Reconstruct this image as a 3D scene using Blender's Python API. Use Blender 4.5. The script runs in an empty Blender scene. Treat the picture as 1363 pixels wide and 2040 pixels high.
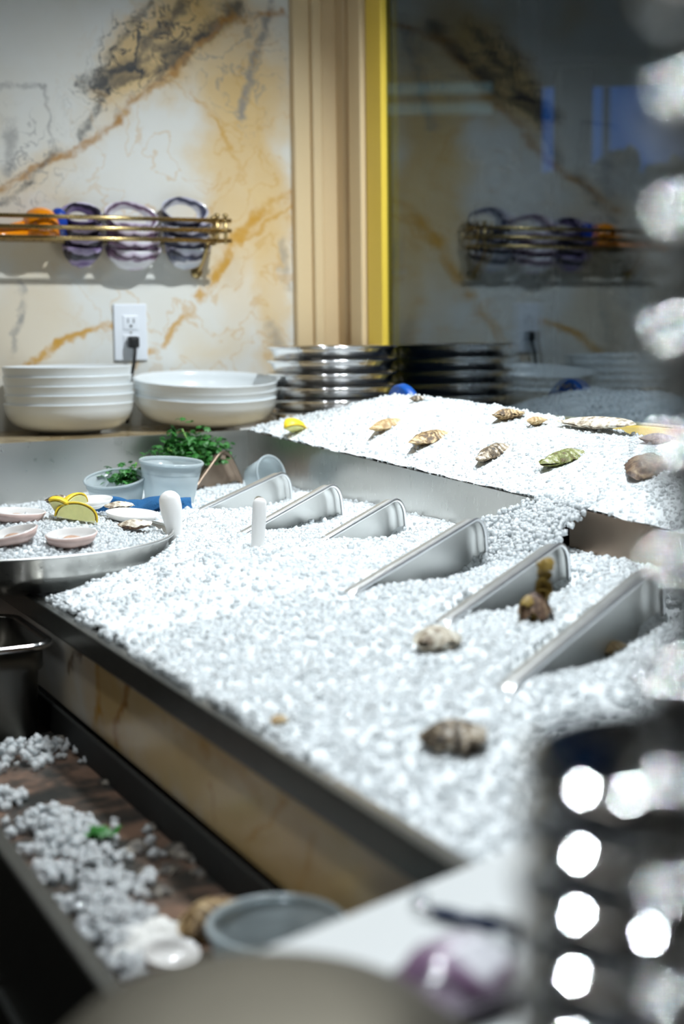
import bpy, math, random
import numpy as np
from mathutils import Vector, Matrix, Euler

random.seed(7)
RNG = np.random.default_rng(7)
SC = bpy.context.scene
COL = SC.collection
EYE = 1.25                      # camera height above the floor (m)

# ------------------------------------------------------------------ camera
FPX = 2833.0                    # focal length in pixels of the 1363x2040 frame
PSI, PITCH, ROLL = math.radians(26.5), math.atan(360 / 2833), 0.012
_r = np.array([math.cos(PSI), -math.sin(PSI), 0.0])
_f = np.array([math.sin(PSI) * math.cos(PITCH), math.cos(PSI) * math.cos(PITCH), -math.sin(PITCH)])
_u = np.cross(_r, _f)
_r, _u = _r * math.cos(ROLL) - _u * math.sin(ROLL), _u * math.cos(ROLL) + _r * math.sin(ROLL)
cam_data = bpy.data.cameras.new('camera')
cam = bpy.data.objects.new('camera', cam_data)
COL.objects.link(cam)
cam.matrix_world = Matrix(((_r[0], _u[0], -_f[0], 0), (_r[1], _u[1], -_f[1], 0), (_r[2], _u[2], -_f[2], EYE), (0, 0, 0, 1)))
cam_data.sensor_fit = 'VERTICAL'
cam_data.sensor_height = 36.0
cam_data.sensor_width = 36.0
cam_data.lens = FPX / 2040 * 36.0
cam_data.clip_start = 0.02
cam_data.dof.use_dof = True
cam_data.dof.focus_distance = 1.9
cam_data.dof.aperture_fstop = 3.6
SC.camera = cam

# ------------------------------------------------------------------ world: blue dusk outside the window
world = bpy.data.worlds.new('dusk')
SC.world = world
world.use_nodes = True
world.node_tree.nodes['Background'].inputs[0].default_value = (0.012, 0.20, 0.72, 1)
world.node_tree.nodes['Background'].inputs[1].default_value = 0.03

# ------------------------------------------------------------------ lamps of the room, plus added glint spots and a fill
def spot(name, loc, target, power, radius, size=120, blend=1.0, color=(0.93, 0.97, 1.0)):
    d = bpy.data.lights.new(name, 'SPOT')
    d.energy = power; d.shadow_soft_size = radius
    d.spot_size = math.radians(size); d.spot_blend = blend; d.color = color
    o = bpy.data.objects.new(name, d); COL.objects.link(o)
    o.location = loc
    o.rotation_euler = (Vector(target) - Vector(loc)).to_track_quat('-Z', 'Y').to_euler()
    return o
COOL = (.90, .965, 1.0)
spot('ceiling_spot_window', (1.27, 1.84, EYE + 1.00), (1.00, 2.32, EYE - .30), 80, .022, 101, 1, COOL)
spot('ceiling_spot_tub', (0.86, 1.30, EYE + 1.25), (0.72, 1.38, EYE - .25), 128, .07, 92, 1, COOL)
spot('ceiling_spot_front', (0.20, 0.85, EYE + 1.15), (0.44, 0.70, EYE - .3), 46, .03, 84, 1, COOL)
spot('ceiling_spot_back', (0.35, 1.55, EYE + 1.30), (0.75, 2.25, EYE - .3), 14, .05, 100, 1, COOL)
spot('glint_spot_bar', (-.28, .30, EYE + 1.28), (.26, .20, EYE - .10), 55, .03, 34, 1, COOL)  # narrow spot added to put glints on the near steel cups
spot('glint_spot_left', (-.62, 1.20, EYE + 1.10), (.28, .22, EYE - .12), 80, .03, 23, 1, COOL)  # another added spot, aimed to give the cups their left glint column
_a = bpy.data.lights.new('room_fill_light', 'AREA'); _a.shape = 'RECTANGLE'; _a.size = 1.2; _a.size_y = 0.6  # unseen soft fill added to lift the marble panel
_a.energy = 3.5; _a.color = (1.0, .95, .86)
_ao = bpy.data.objects.new('room_fill_light', _a); COL.objects.link(_ao)
_ao.location = (-1.6, 0.9, EYE + 1.30); _ao.rotation_euler = Euler((0, math.radians(35), 0)).to_matrix().to_euler()
_ao.rotation_euler = (Vector((.3, 1.0, EYE - .4)) - Vector(_ao.location)).to_track_quat('-Z', 'Y').to_euler()

vs = SC.view_settings
vs.view_transform = 'Standard'; vs.look = 'None'; vs.gamma = 1.0; vs.use_curve_mapping = False
vs.exposure = 0.0
SC.cycles.use_denoising = True
SC.cycles.max_bounces = 10
SC.cycles.diffuse_bounces = 8
SC.cycles.transparent_max_bounces = 12

# ------------------------------------------------------------------ picture -> place helpers (planes of the real room)
def ray(x, y): return _f * FPX + _r * (x - 681.5) - _u * (y - 1020)
def on(ax, x, y, v):
    d = ray(x, y)
    if ax == 2: v = v - EYE
    p = d * (v / d[ax]); return Vector((p[0], p[1], p[2] + EYE))
def onz(x, y, drop): return on(2, x, y, EYE - drop)
def onx(x, y, X): return on(0, x, y, X)
def ony(x, y, Y): return on(1, x, y, Y)
def atd(x, y, d):
    p = ray(x, y) / FPX * d; return Vector((p[0], p[1], p[2] + EYE))
def Z(drop): return EYE - drop

# main planes
WALL_Y, GLASS_X, RIM_X, DIV_X = 2.79, 1.393, 0.407, 0.990
LEDGE = 0.186
TUB_BACK = 2.36

# ------------------------------------------------------------------ node helpers
class NT:
    def __init__(s, m):
        m.use_nodes = True; s.t = m.node_tree; s.n = s.t.nodes; s.l = s.t.links
        s.n.clear(); s.out = s.n.new('ShaderNodeOutputMaterial')
    def _set(s, sock, v):
        if v is None: return
        if hasattr(v, 'is_output') or isinstance(v, bpy.types.NodeSocket): s.l.new(v, sock)
        else:
            if sock.type == 'RGBA' and len(v) == 3: v = (*v, 1)
            sock.default_value = v
    def m(s, op, a, b=None, c=None, clamp=False):
        n = s.n.new('ShaderNodeMath'); n.operation = op; n.use_clamp = clamp
        s._set(n.inputs[0], a); s._set(n.inputs[1], b); s._set(n.inputs[2], c); return n.outputs[0]
    def v(s, op, a, b=None, out=0):
        n = s.n.new('ShaderNodeVectorMath'); n.operation = op
        s._set(n.inputs[0], a); s._set(n.inputs[1], b)
        return n.outputs[1] if out == 1 else n.outputs[0]
    def noise(s, vec, scale, detail=3, rough=.5, dist=0, out=0):
        n = s.n.new('ShaderNodeTexNoise'); s._set(n.inputs['Vector'], vec)
        n.inputs['Scale'].default_value = scale; n.inputs['Detail'].default_value = detail
        n.inputs['Roughness'].default_value = rough; n.inputs['Distortion'].default_value = dist
        return n.outputs[out]
    def obj(s): return s.n.new('ShaderNodeTexCoord').outputs['Object']
    def gen(s): return s.n.new('ShaderNodeTexCoord').outputs['Generated']
    def geo(s): return s.n.new('ShaderNodeNewGeometry').outputs['Position']
    def mix(s, f, a, b):
        n = s.n.new('ShaderNodeMix'); n.data_type = 'RGBA'
        s._set(n.inputs[0], f); s._set(n.inputs[6], a); s._set(n.inputs[7], b); return n.outputs[2]
    def ramp(s, f, stops, interp='LINEAR'):
        n = s.n.new('ShaderNodeValToRGB'); s._set(n.inputs[0], f); e = n.color_ramp.elements
        n.color_ramp.interpolation = interp
        while len(e) < len(stops): e.new(.5)
        for k, (p, c) in enumerate(stops): e[k].position = p; e[k].color = (*c, 1)
        return n.outputs[0]
    def sstep(s, x, lo, hi):
        n = s.n.new('ShaderNodeMapRange'); n.interpolation_type = 'SMOOTHSTEP'
        s._set(n.inputs[0], x); n.inputs[1].default_value = lo; n.inputs[2].default_value = hi
        return n.outputs[0]
    def comb(s, x, y, z):
        n = s.n.new('ShaderNodeCombineXYZ')
        for k, q in enumerate((x, y, z)): s._set(n.inputs[k], q)
        return n.outputs[0]
    def sep(s, v):
        n = s.n.new('ShaderNodeSeparateXYZ'); s._set(n.inputs[0], v); return n.outputs
    def bump(s, h, strength=.3, dist=.01):
        n = s.n.new('ShaderNodeBump'); s._set(n.inputs['Height'], h)
        n.inputs['Strength'].default_value = strength; n.inputs['Distance'].default_value = dist
        return n.outputs[0]
    def pbsdf(s, color, rough=.5, metal=0, normal=None, **kw):
        n = s.n.new('ShaderNodeBsdfPrincipled')
        s._set(n.inputs['Base Color'], color); s._set(n.inputs['Roughness'], rough)
        s._set(n.inputs['Metallic'], metal)
        if normal is not None: s.l.new(normal, n.inputs['Normal'])
        for k, q in kw.items(): s._set(n.inputs[k.replace('_', ' ')], q)
        s.l.new(n.outputs[0], s.out.inputs[0]); return n
MATS = {}
def mat(name):
    m = bpy.data.materials.new(name); MATS[name] = m; return m, NT(m)

def simple(name, color, rough=.5, metal=0, var=.12, vscale=30, bump=0, bscale=200, **kw):
    m, t = mat(name); o = t.obj()
    c2 = tuple(max(0, c * (1 - var)) for c in color)
    col = t.mix(t.noise(o, vscale, 3), color, c2)
    nm = t.bump(t.noise(o, bscale, 2), bump, .002) if bump else None
    t.pbsdf(col, rough, metal, nm, **kw); return m

def steel(name, color, rough, scratch=.08, streak=(1, 1, 1)):
    m, t = mat(name); o = t.obj()
    st = t.v('MULTIPLY', o, streak)
    n = t.noise(st, 60, 4, .6)
    b = t.noise(o, 7, 3)
    col = t.mix(t.m('MULTIPLY', b, .45), color, tuple(c * .55 for c in color))
    r = t.m('ADD', rough - scratch / 2, t.m('MULTIPLY', n, scratch))
    t.pbsdf(col, r, 1.0, t.bump(n, .06, .0006)); return m

steel('steel', (.62, .61, .58), .30, .18, (1, 9, 1))
steel('steel_pan', (.74, .74, .72), .42, .12)
steel('steel_rim', (.90, .91, .92), .36, .08)
steel('steel_rough', (.22, .20, .16), .55, .1)
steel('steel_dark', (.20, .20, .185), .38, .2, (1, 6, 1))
steel('chrome', (.90, .90, .90), .13, .05)
simple('chrome_bright', (.93, .94, .95), .04, 1.0, var=.05)
steel('brass', (.55, .41, .19), .28, .12)
steel('steel_rusty', (.33, .25, .19), .45, .25)
simple('porcelain', (.80, .845, .865), .22, var=.03, Specular_IOR_Level=.35)
simple('outlet_white', (.82, .86, .92), .35, var=.02)
simple('black_rubber', (.012, .013, .014), .45)
simple('slot_dark', (.03, .035, .035), .6)
simple('beige_paint', (.74, .58, .35), .42, var=.06, vscale=4)
simple('gold_paint', (.86, .62, .08), .32, var=.08, vscale=9)
simple('gold_sill', (.62, .45, .10), .4, var=.15)
simple('white_plastic', (.84, .82, .80), .38, var=.03)
simple('board_white', (.78, .80, .80), .35, var=.08, vscale=14, bump=.05)
simple('pen_blue', (.006, .02, .07), .3)
simple('orange_enamel', (.95, .30, .005), .18, var=.05, Coat_Weight=.6)
simple('blue_enamel', (.012, .06, .42), .2, var=.1, Coat_Weight=.5)
simple('blue_print', (.004, .09, .42), .4, var=.25, vscale=20)
simple('sign_cream', (.42, .40, .30), .5, var=.3)
simple('sign_gold', (.55, .36, .10), .5)
simple('towel_blue', (.015, .13, .33), .9, var=.5, vscale=60, bump=.6, bscale=500)
simple('paper_white', (.78, .77, .74), .8, var=.15, vscale=40, bump=.3)
simple('lemon_rind', (.88, .62, .03), .42, var=.12, bump=.25, bscale=350)
simple('lemon_flesh', (.86, .78, .33), .3, var=.25, vscale=120, Subsurface_Weight=.15)
simple('lemon_pith', (.88, .86, .70), .6, var=.05)
simple('clam_pink', (.74, .55, .50), .35, var=.35, vscale=50)
simple('clam_white', (.82, .80, .78), .22, var=.12, vscale=40, Coat_Weight=.4)
simple('clam_meat', (.66, .42, .30), .2, var=.4, vscale=60, Coat_Weight=.5)
simple('stem_green', (.16, .34, .05), .5)
simple('trough_side', (.020, .022, .020), .55, var=.4)
simple('cabinet_black', (.012, .013, .012), .7)
simple('ceiling_dark', (.05, .05, .05), .9)
simple('room_wall', (.10, .09, .08), .8)
simple('floor_dark', (.02, .02, .02), .8)
simple('street_dark', (.01, .012, .014), .9)
simple('building_dark', (.020, .024, .026), .9, var=.5, vscale=2)
simple('seaweed', (.40, .27, .07), .45, var=.5, vscale=80)
simple('skin', (.72, .42, .33), .45, var=.1)
simple('lamp_housing', (.35, .35, .35), .4)

def m_leaf():
    m, t = mat('parsley'); o = t.obj()
    c = t.mix(t.noise(o, 35, 3), (.03, .22, .02), (.012, .07, .012))
    t.pbsdf(c, .5, 0)
m_leaf()
def m_hedge():
    m, t = mat('hedge_leaf'); o = t.obj()
    t.pbsdf(t.mix(t.noise(o, 12, 3), (.012, .03, .012), (.004, .010, .006)), .7)
m_hedge()
def m_plastic():
    m, t = mat('clear_plastic')
    n = t.n
    tr = n.new('ShaderNodeBsdfTransparent'); tr.inputs[0].default_value = (.86, .91, .93, 1)
    tl = n.new('ShaderNodeBsdfTranslucent'); tl.inputs[0].default_value = (.84, .90, .92, 1)
    df = n.new('ShaderNodeBsdfDiffuse'); t._set(df.inputs[0], t.mix(t.noise(t.obj(), 30), (.80, .87, .89), (.70, .78, .81)))
    gl = n.new('ShaderNodeBsdfGlossy'); gl.inputs['Roughness'].default_value = .12
    def mx(f, a, b):
        q = n.new('ShaderNodeMixShader'); t._set(q.inputs[0], f)
        t.l.new(a, q.inputs[1]); t.l.new(b, q.inputs[2]); return q.outputs[0]
    a = mx(.45, df.outputs[0], tl.outputs[0])
    b = mx(.42, a, tr.outputs[0])
    lw = n.new('ShaderNodeLayerWeight'); lw.inputs[0].default_value = .35
    c = mx(t.m('MULTIPLY', lw.outputs['Fresnel'], .6), b, gl.outputs[0])
    t.l.new(c, t.out.inputs[0])
m_plastic()
def m_glass():
    m, t = mat('window_glass'); n = t.n
    lw = n.new('ShaderNodeLayerWeight'); lw.inputs[0].default_value = .5
    f5 = t.m('POWER', lw.outputs['Facing'], 5.0)
    F = t.m('ADD', .085, t.m('MULTIPLY', f5, .915))
    tr = n.new('ShaderNodeBsdfTransparent'); tr.inputs[0].default_value = (.90, .95, 1.0, 1)
    gl = n.new('ShaderNodeBsdfGlossy'); gl.inputs['Roughness'].default_value = .0
    gl.inputs[0].default_value = (.86, .95, 1.0, 1)
    mx = n.new('ShaderNodeMixShader'); t.l.new(F, mx.inputs[0])
    t.l.new(tr.outputs[0], mx.inputs[1]); t.l.new(gl.outputs[0], mx.inputs[2])
    t.l.new(mx.outputs[0], t.out.inputs[0])
m_glass()
def m_ice(name, base, tint, trans, rough, sss, scale):
    m, t = mat(name); o = t.obj()
    c = t.mix(t.noise(o, 70, 3, .6), base, tint)
    nm = t.bump(t.noise(o, 260, 2), .12, .002)
    t.pbsdf(c, rough, 0, nm, IOR=1.31, Transmission_Weight=trans, Specular_IOR_Level=.7, Subsurface_Weight=sss, Subsurface_Radius=(.8, .95, 1.0), Subsurface_Scale=scale)
def m_ice2(name, base, tint, tl):
    m, t = mat(name); n = t.n; o = t.obj()
    c = t.mix(t.noise(o, 60, 3, .6), base, tint)
    df = n.new('ShaderNodeBsdfDiffuse'); t._set(df.inputs[0], c)
    tr = n.new('ShaderNodeBsdfTranslucent'); t._set(tr.inputs[0], c)
    gl = n.new('ShaderNodeBsdfGlossy'); gl.inputs['Roughness'].default_value = .16
    def mx(f, a, b):
        q = n.new('ShaderNodeMixShader'); t._set(q.inputs[0], f); t.l.new(a, q.inputs[1]); t.l.new(b, q.inputs[2]); return q.outputs[0]
    fr = n.new('ShaderNodeFresnel'); fr.inputs[0].default_value = 1.31
    t.l.new(mx(t.m('MULTIPLY', fr.outputs[0], 1.3), mx(tl, df.outputs[0], tr.outputs[0]), gl.outputs[0]), t.out.inputs[0])
m_ice2('ice', (.95, .975, .985), (.90, .945, .965), .42)
m_ice2('ice_base', (.93, .96, .975), (.88, .925, .945), 0.0)
m_ice('ice_wet', (.94, .96, .97), (.80, .86, .89), .45, .06, .4, .01)

def seg_nodes(t, p2, a, b, w, soft):
    """mask of a vein along segment a-b in a 2D vector p2 (z = 0)"""
    ax, ay = a; bx, by = b; L = math.hypot(bx - ax, by - ay); d = ((bx - ax) / L, (by - ay) / L, 0)
    rel = t.v('SUBTRACT', p2, (ax, ay, 0))
    n = t.n.new('ShaderNodeVectorMath'); n.operation = 'DOT_PRODUCT'; t.l.new(rel, n.inputs[0]); n.inputs[1].default_value = d
    k = t.m('MINIMUM', t.m('MAXIMUM', n.outputs['Value'], 0.0), L)
    sc = t.n.new('ShaderNodeVectorMath'); sc.operation = 'SCALE'; sc.inputs[0].default_value = d; t.l.new(k, sc.inputs['Scale'])
    df = t.v('SUBTRACT', rel, sc.outputs[0])
    ln = t.n.new('ShaderNodeVectorMath'); ln.operation = 'LENGTH'; t.l.new(df, ln.inputs[0])
    return t.m('SUBTRACT', 1.0, t.sstep(ln.outputs['Value'], w * .25, w + soft))
def blob(t, p2, c, rx, ry, ang=0, soft=.6):
    rel = t.v('SUBTRACT', p2, (c[0], c[1], 0))
    ca, sa = math.cos(ang), math.sin(ang)
    def dot(v):
        n = t.n.new('ShaderNodeVectorMath'); n.operation = 'DOT_PRODUCT'; t.l.new(rel, n.inputs[0]); n.inputs[1].default_value = v
        return n.outputs['Value']
    x = dot((ca / rx, sa / rx, 0)); y = dot((-sa / ry, ca / ry, 0))
    q = t.m('SQRT', t.m('ADD', t.m('MULTIPLY', x, x), t.m('MULTIPLY', y, y)))
    return t.m('SUBTRACT', 1.0, t.sstep(q, 1 - soft, 1 + soft * .4))

def marble(name, plane, blobs, veins, whites, dim=1.0, rough=.28, nets=()):
    m, t = mat(name)
    g = t.sep(t.geo())
    P = t.comb(g[0], g[2], 0) if plane == 'y' else t.comb(g[1], g[2], 0)
    nz = t.noise(P, 7, 4, .55, 0, out=1)
    w1 = t.v('MULTIPLY', t.v('SUBTRACT', nz, (.5, .5, .5)), (.17, .17, 0))
    nz2 = t.noise(P, 38, 3, .6, 0, out=1)
    w2 = t.v('MULTIPLY', t.v('SUBTRACT', nz2, (.5, .5, .5)), (.030, .030, 0))
    Q = t.v('ADD', t.v('ADD', P, w1), w2)
    Qv = t.v('ADD', t.v('ADD', P, t.v('MULTIPLY', w1, (.45, .45, 0))), w2)
    white = t.mix(t.noise(Q, 9, 4), (.78 * dim, .80 * dim, .79 * dim), (.73 * dim, .71 * dim, .64 * dim))
    cream = t.mix(t.noise(Q, 6, 3), (.78 * dim, .60 * dim, .34 * dim), (.66 * dim, .58 * dim, .44 * dim))
    gold = t.mix(t.noise(Q, 14, 4, .6), (.66 * dim, .41 * dim, .12 * dim), (.76 * dim, .56 * dim, .26 * dim))
    base = t.mix(t.sstep(t.noise(Q, 3.2, 3), .50, .76), white, cream)
    for (c, rx, ry, an, st) in whites:
        base = t.mix(t.m('MULTIPLY', blob(t, Q, c, rx, ry, an), st), base, white)
    for (c, rx, ry, an, st) in blobs:
        base = t.mix(t.m('MULTIPLY', blob(t, Q, c, rx, ry, an), st), base, gold)
    thin = t.noise(P, 22, 4, .65)
    for (a, b, w, s, c, st) in veins:
        mk = seg_nodes(t, Qv, a, b, w, s)
        mk = t.m('MULTIPLY', mk, t.m('MULTIPLY', t.sstep(thin, .28, .58), st))
        base = t.mix(mk, base, tuple(q * dim for q in c))
    for (c, rx, ry, an, st, col, sc, wd) in nets:
        rn = t.m('ABSOLUTE', t.m('SUBTRACT', t.noise(Qv, sc, 3, .55, .6), .5))
        ln_ = t.m('SUBTRACT', 1.0, t.sstep(rn, wd * .3, wd))
        base = t.mix(t.m('MULTIPLY', t.m('MULTIPLY', ln_, blob(t, Q, c, rx, ry, an)), st), base, tuple(q * dim for q in col))
    t.pbsdf(base, rough, 0, Specular_IOR_Level=.4)
    return m

def W2(x, y):
    p = ony(x, y, WALL_Y); return (p.x, p.z)
DARK, RUST, AMBER, GREY = (.045, .05, .055), (.42, .20, .035), (.60, .33, .06), (.25, .25, .25)
wv = []
def vein(pts, w, s, c, st):
    for a, b in zip(pts[:-1], pts[1:]): wv.append((W2(*a), W2(*b), w, s, c, st))
vein([(470, 20), (330, 110), (180, 160)], .010, .022, DARK, .8)
vein([(360, 10), (270, 130), (170, 175)], .004, .012, DARK, .75)
vein([(400, 60), (350, 130), (215, 175), (165, 260)], .003, .010, DARK, .7)
vein([(300, 10), (230, 110), (160, 170)], .003, .008, DARK, .6)
vein([(545, 0), (520, 90), (480, 230)], .004, .012, GREY, .8)
vein([(570, 25), (440, 40), (345, 150), (230, 240), (110, 310), (-10, 375)], .003, .011, RUST, .75)
vein([(110, 290), (60, 360), (0, 415)], .002, .010, DARK, .55)
vein([(0, 170), (90, 175), (95, 260)], .002, .006, GREY, .5)
vein([(10, 240), (15, 330)], .006, .014, GREY, .6)
vein([(580, 385), (500, 440), (430, 540), (400, 585)], .005, .013, AMBER, .95)
vein([(590, 400), (480, 480), (420, 560)], .002, .006, AMBER, .8)
vein([(385, 610), (300, 695), (265, 740)], .004, .008, AMBER, .85)
vein([(225, 640), (120, 700), (30, 745)], .005, .008, AMBER, .95)
vein([(35, 560), (40, 640), (25, 700)], .003, .010, GREY, .6)
vein([(560, 480), (575, 570)], .004, .010, GREY, .5)
vein([(540, 650), (575, 720)], .010, .02, GREY, .5)
vein([(380, 180), (430, 250), (480, 330)], .002, .006, AMBER, .7)
wv_b = [(W2(330, 90), .22, .085, .75, .9), (W2(480, 330), .11, .30, 0, .75), (W2(470, 130), .13, .22, 0, .45), (W2(545, 560), .05, .28, 0, .6), (W2(60, 340), .14, .05, .5, .35),
        (W2(60, 660), .12, .14, 0, .35), (W2(130, 500), .12, .06, 0, .35)]
wv_w = [(W2(80, 110), .15, .17, 0, .95), (W2(50, 270), .07, .10, 0, .9), (W2(260, 370), .14, .14, .3, .85), (W2(300, 590), .26, .10, .1, .9)]
marble('marble_wall', 'y', wv_b, wv, wv_w, 1.0, nets=[(W2(290, 110), .19, .075, .62, .9, DARK, 22, .030), (W2(480, 120), .10, .16, 0, .5, GREY, 16, .022),
       (W2(430, 420), .35, .5, 0, .35, AMBER, 7, .014), (W2(40, 330), .12, .12, .5, .5, GREY, 18, .022)])
def P2(x, y):
    p = onx(x, y, RIM_X); return (p.y, p.z)
pv = []
def pvein(pts, w, s, c, st):
    for a, b in zip(pts[:-1], pts[1:]): pv.append((P2(*a), P2(*b), w, s, c, st))
pvein([(172, 1255), (175, 1300), (150, 1345)], .003, .010, (.10, .05, .03), .8)
pvein([(285, 1330), (265, 1400), (245, 1460)], .0025, .007, RUST, .9)
pvein([(210, 1320), (215, 1400), (205, 1430)], .004, .010, AMBER, .8)
pvein([(430, 1580), (445, 1640)], .001, .004, RUST, .6)
pvein([(600, 1545), (560, 1620), (510, 1690)], .0015, .005, AMBER, .8)
pvein([(350, 1420), (420, 1500), (530, 1560)], .003, .012, AMBER, .5)
pvein([(650, 1660), (620, 1760)], .002, .006, AMBER, .5)
marble('marble_panel', 'x', [(P2(350, 1450), .30, .10, 0, .85), (P2(240, 1350), .05, .08, 0, .8), (P2(560, 1620), .26, .12, 0, .9)], pv,
       [(P2(180, 1350), .05, .05, 0, .9)], .95, .25)
def m_ledge():
    m, t = mat('ledge_stone'); o = t.obj()
    n = t.noise(o, 9, 5, .6, 1.2)
    t.pbsdf(t.ramp(n, [(.3, (.16, .12, .07)), (.5, (.38, .28, .15)), (.62, (.56, .46, .30)), (.75, (.18, .12, .06))]), .2)
m_ledge()
def m_trough():
    m, t = mat('trough_floor'); o = t.obj()
    n = t.noise(o, 11, 4, .6); n2 = t.noise(t.v('MULTIPLY', o, (8, 1, 1)), 60, 3)
    c = t.mix(t.sstep(n, .42, .62), (.055, .055, .05), (.21, .125, .085))
    t.pbsdf(c, t.m('ADD', .3, t.m('MULTIPLY', n2, .2)), t.m('SUBTRACT', .55, t.m('MULTIPLY', t.sstep(n, .42, .62), .5)))
m_trough()
def m_oyster(name, stops, scale=42):
    m, t = mat(name); o = t.obj()
    w = t.v('ADD', o, t.v('MULTIPLY', t.v('SUBTRACT', t.noise(o, 45, 3, .6, 0, 1), (.5, .5, .5)), (.02, .02, .02)))
    rel = t.v('SUBTRACT', w, (-.02, 0, 0))
    ln = t.n.new('ShaderNodeVectorMath'); ln.operation = 'LENGTH'; t.l.new(rel, ln.inputs[0])
    b = t.m('FRACT', t.m('MULTIPLY', ln.outputs['Value'], scale * 3.0))
    tri = t.m('ABSOLUTE', t.m('SUBTRACT', t.m('MULTIPLY', b, 2), 1))
    f = t.m('ADD', t.m('MULTIPLY', tri, .15), t.m('MULTIPLY', t.noise(o, 75, 5, .7), .92))
    f = t.m('ADD', t.m('MULTIPLY', t.m('SUBTRACT', f, .535), 2.0), .50)
    t.pbsdf(t.ramp(f, stops), .55, 0, t.bump(f, .5, .003))
m_oyster('oyster_tan', [(.2, (.30, .18, .07)), (.45, (.42, .28, .12)), (.75, (.62, .48, .28))])
m_oyster('oyster_striped', [(.2, (.06, .035, .015)), (.42, (.16, .09, .03)), (.6, (.48, .34, .17)), (.85, (.66, .54, .34))], 52)
m_oyster('oyster_dark', [(.2, (.025, .02, .015)), (.45, (.12, .08, .04)), (.62, (.42, .34, .24)), (.85, (.76, .74, .70))], 36)
m_oyster('oyster_green', [(.2, (.12, .07, .03)), (.42, (.13, .15, .03)), (.58, (.26, .27, .08)), (.85, (.66, .66, .54))], 34)
m_oyster('oyster_brown', [(.2, (.05, .025, .018)), (.45, (.15, .085, .05)), (.65, (.27, .18, .11)), (.9, (.45, .33, .20))], 46)
m_oyster('oyster_pale', [(.2, (.16, .11, .07)), (.4, (.45, .38, .28)), (.65, (.74, .70, .60)), (.9, (.86, .85, .80))], 30)
m_oyster('fragment', [(.2, (.03, .026, .022)), (.5, (.10, .085, .07)), (.75, (.24, .21, .17))], 30)
def m_quahog(name, stops, sc):
    m, t = mat(name); o = t.obj(); g = t.sep(o)
    z = t.m('ADD', t.m('MULTIPLY', g[2], sc), t.m('MULTIPLY', t.noise(o, 14, 3), 1.6))
    f = t.m('FRACT', z)
    t.pbsdf(t.ramp(f, stops), .25, 0, Coat_Weight=.3)
VI, WH, DK = (.17, .11, .26), (.80, .79, .84), (.020, .016, .032)
m_quahog('quahog_violet', [(0, VI), (.25, (.34, .27, .46)), (.40, DK), (.64, DK), (.72, (.46, .39, .58)), (1, VI)], 26)
m_quahog('quahog_white', [(0, WH), (.38, WH), (.48, (.24, .14, .24)), (.66, (.05, .03, .05)), (.78, (.55, .45, .58)), (1, WH)], 24)
m_quahog('quahog_blue', [(0, (.62, .67, .76)), (.30, WH), (.42, (.10, .11, .18)), (.64, (.02, .02, .04)), (.76, (.50, .48, .60)), (1, (.62, .67, .76))], 22)

# ------------------------------------------------------------------ mesh helpers
def mk(name, V, F, mt, parent=None, smooth=True, loc=None, rot=None):
    me = bpy.data.meshes.new(name)
    me.from_pydata([tuple(v) for v in V], [], [tuple(f) for f in F])
    me.validate(); me.update()
    if smooth: me.polygons.foreach_set('use_smooth', [True] * len(me.polygons))
    me.materials.append(MATS[mt])
    o = bpy.data.objects.new(name, me); COL.objects.link(o)
    if parent is not None: o.parent = parent
    if loc is not None: o.location = loc
    if rot is not None: o.rotation_euler = rot
    return o
def tag(o, label=None, cat=None, group=None, kind=None):
    if label: o['label'] = label
    if cat: o['category'] = cat
    if group: o['group'] = group
    if kind: o['kind'] = kind
    return o
def empty(name, loc, rot=(0, 0, 0), label=None, cat=None, group=None):
    o = bpy.data.objects.new(name, None); COL.objects.link(o)
    o.empty_display_size = .02
    o.location = loc; o.rotation_euler = rot
    return tag(o, label, cat, group)
def mod_bevel(o, w, seg=2):
    b = o.modifiers.new('bevel', 'BEVEL'); b.width = w; b.segments = seg; b.limit_method = 'ANGLE'
    return o
def mod_solid(o, th, off=0):
    s = o.modifiers.new('solid', 'SOLIDIFY'); s.thickness = th; s.offset = off; return o
def mod_sub(o, lv=1):
    s = o.modifiers.new('sub', 'SUBSURF'); s.levels = lv; s.render_levels = lv; return o
def copy_tree(o, parent=None):
    c = o.copy(); COL.objects.link(c); c.parent = parent
    for ch in [q for q in COL.objects if q.parent == o]: copy_tree(ch, c)
    return c
class MB:
    def __init__(s): s.V = []; s.F = []
    def add(s, V, F):
        k = len(s.V); s.V += [tuple(v) for v in V]; s.F += [tuple(i + k for i in f) for f in F]; return s
    def box(s, a, b):
        (x0, y0, z0), (x1, y1, z1) = a, b
        return s.add([(x0, y0, z0), (x1, y0, z0), (x1, y1, z0), (x0, y1, z0), (x0, y0, z1), (x1, y0, z1), (x1, y1, z1), (x0, y1, z1)],
                     [(3, 2, 1, 0), (4, 5, 6, 7), (0, 1, 5, 4), (1, 2, 6, 5), (2, 3, 7, 6), (3, 0, 4, 7)])
    def build(s, name, mt, parent=None, smooth=False, **k): return mk(name, s.V, s.F, mt, parent, smooth, **k)
def lathe(prof, segs=48):
    V, F, rows = [], [], []
    for (r, z) in prof:
        if r <= 1e-6: rows.append([len(V)]); V.append((0, 0, z))
        else:
            rows.append(list(range(len(V), len(V) + segs)))
            V += [(r * math.cos(2 * math.pi * k / segs), r * math.sin(2 * math.pi * k / segs), z) for k in range(segs)]
    for a, b in zip(rows[:-1], rows[1:]):
        for k in range(segs):
            k2 = (k + 1) % segs
            if len(a) == 1 and len(b) == 1: continue
            if len(a) == 1: F.append((a[0], b[k2], b[k]))
            elif len(b) == 1: F.append((a[k], a[k2], b[0]))
            else: F.append((a[k], a[k2], b[k2], b[k]))
    return V, F
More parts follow.
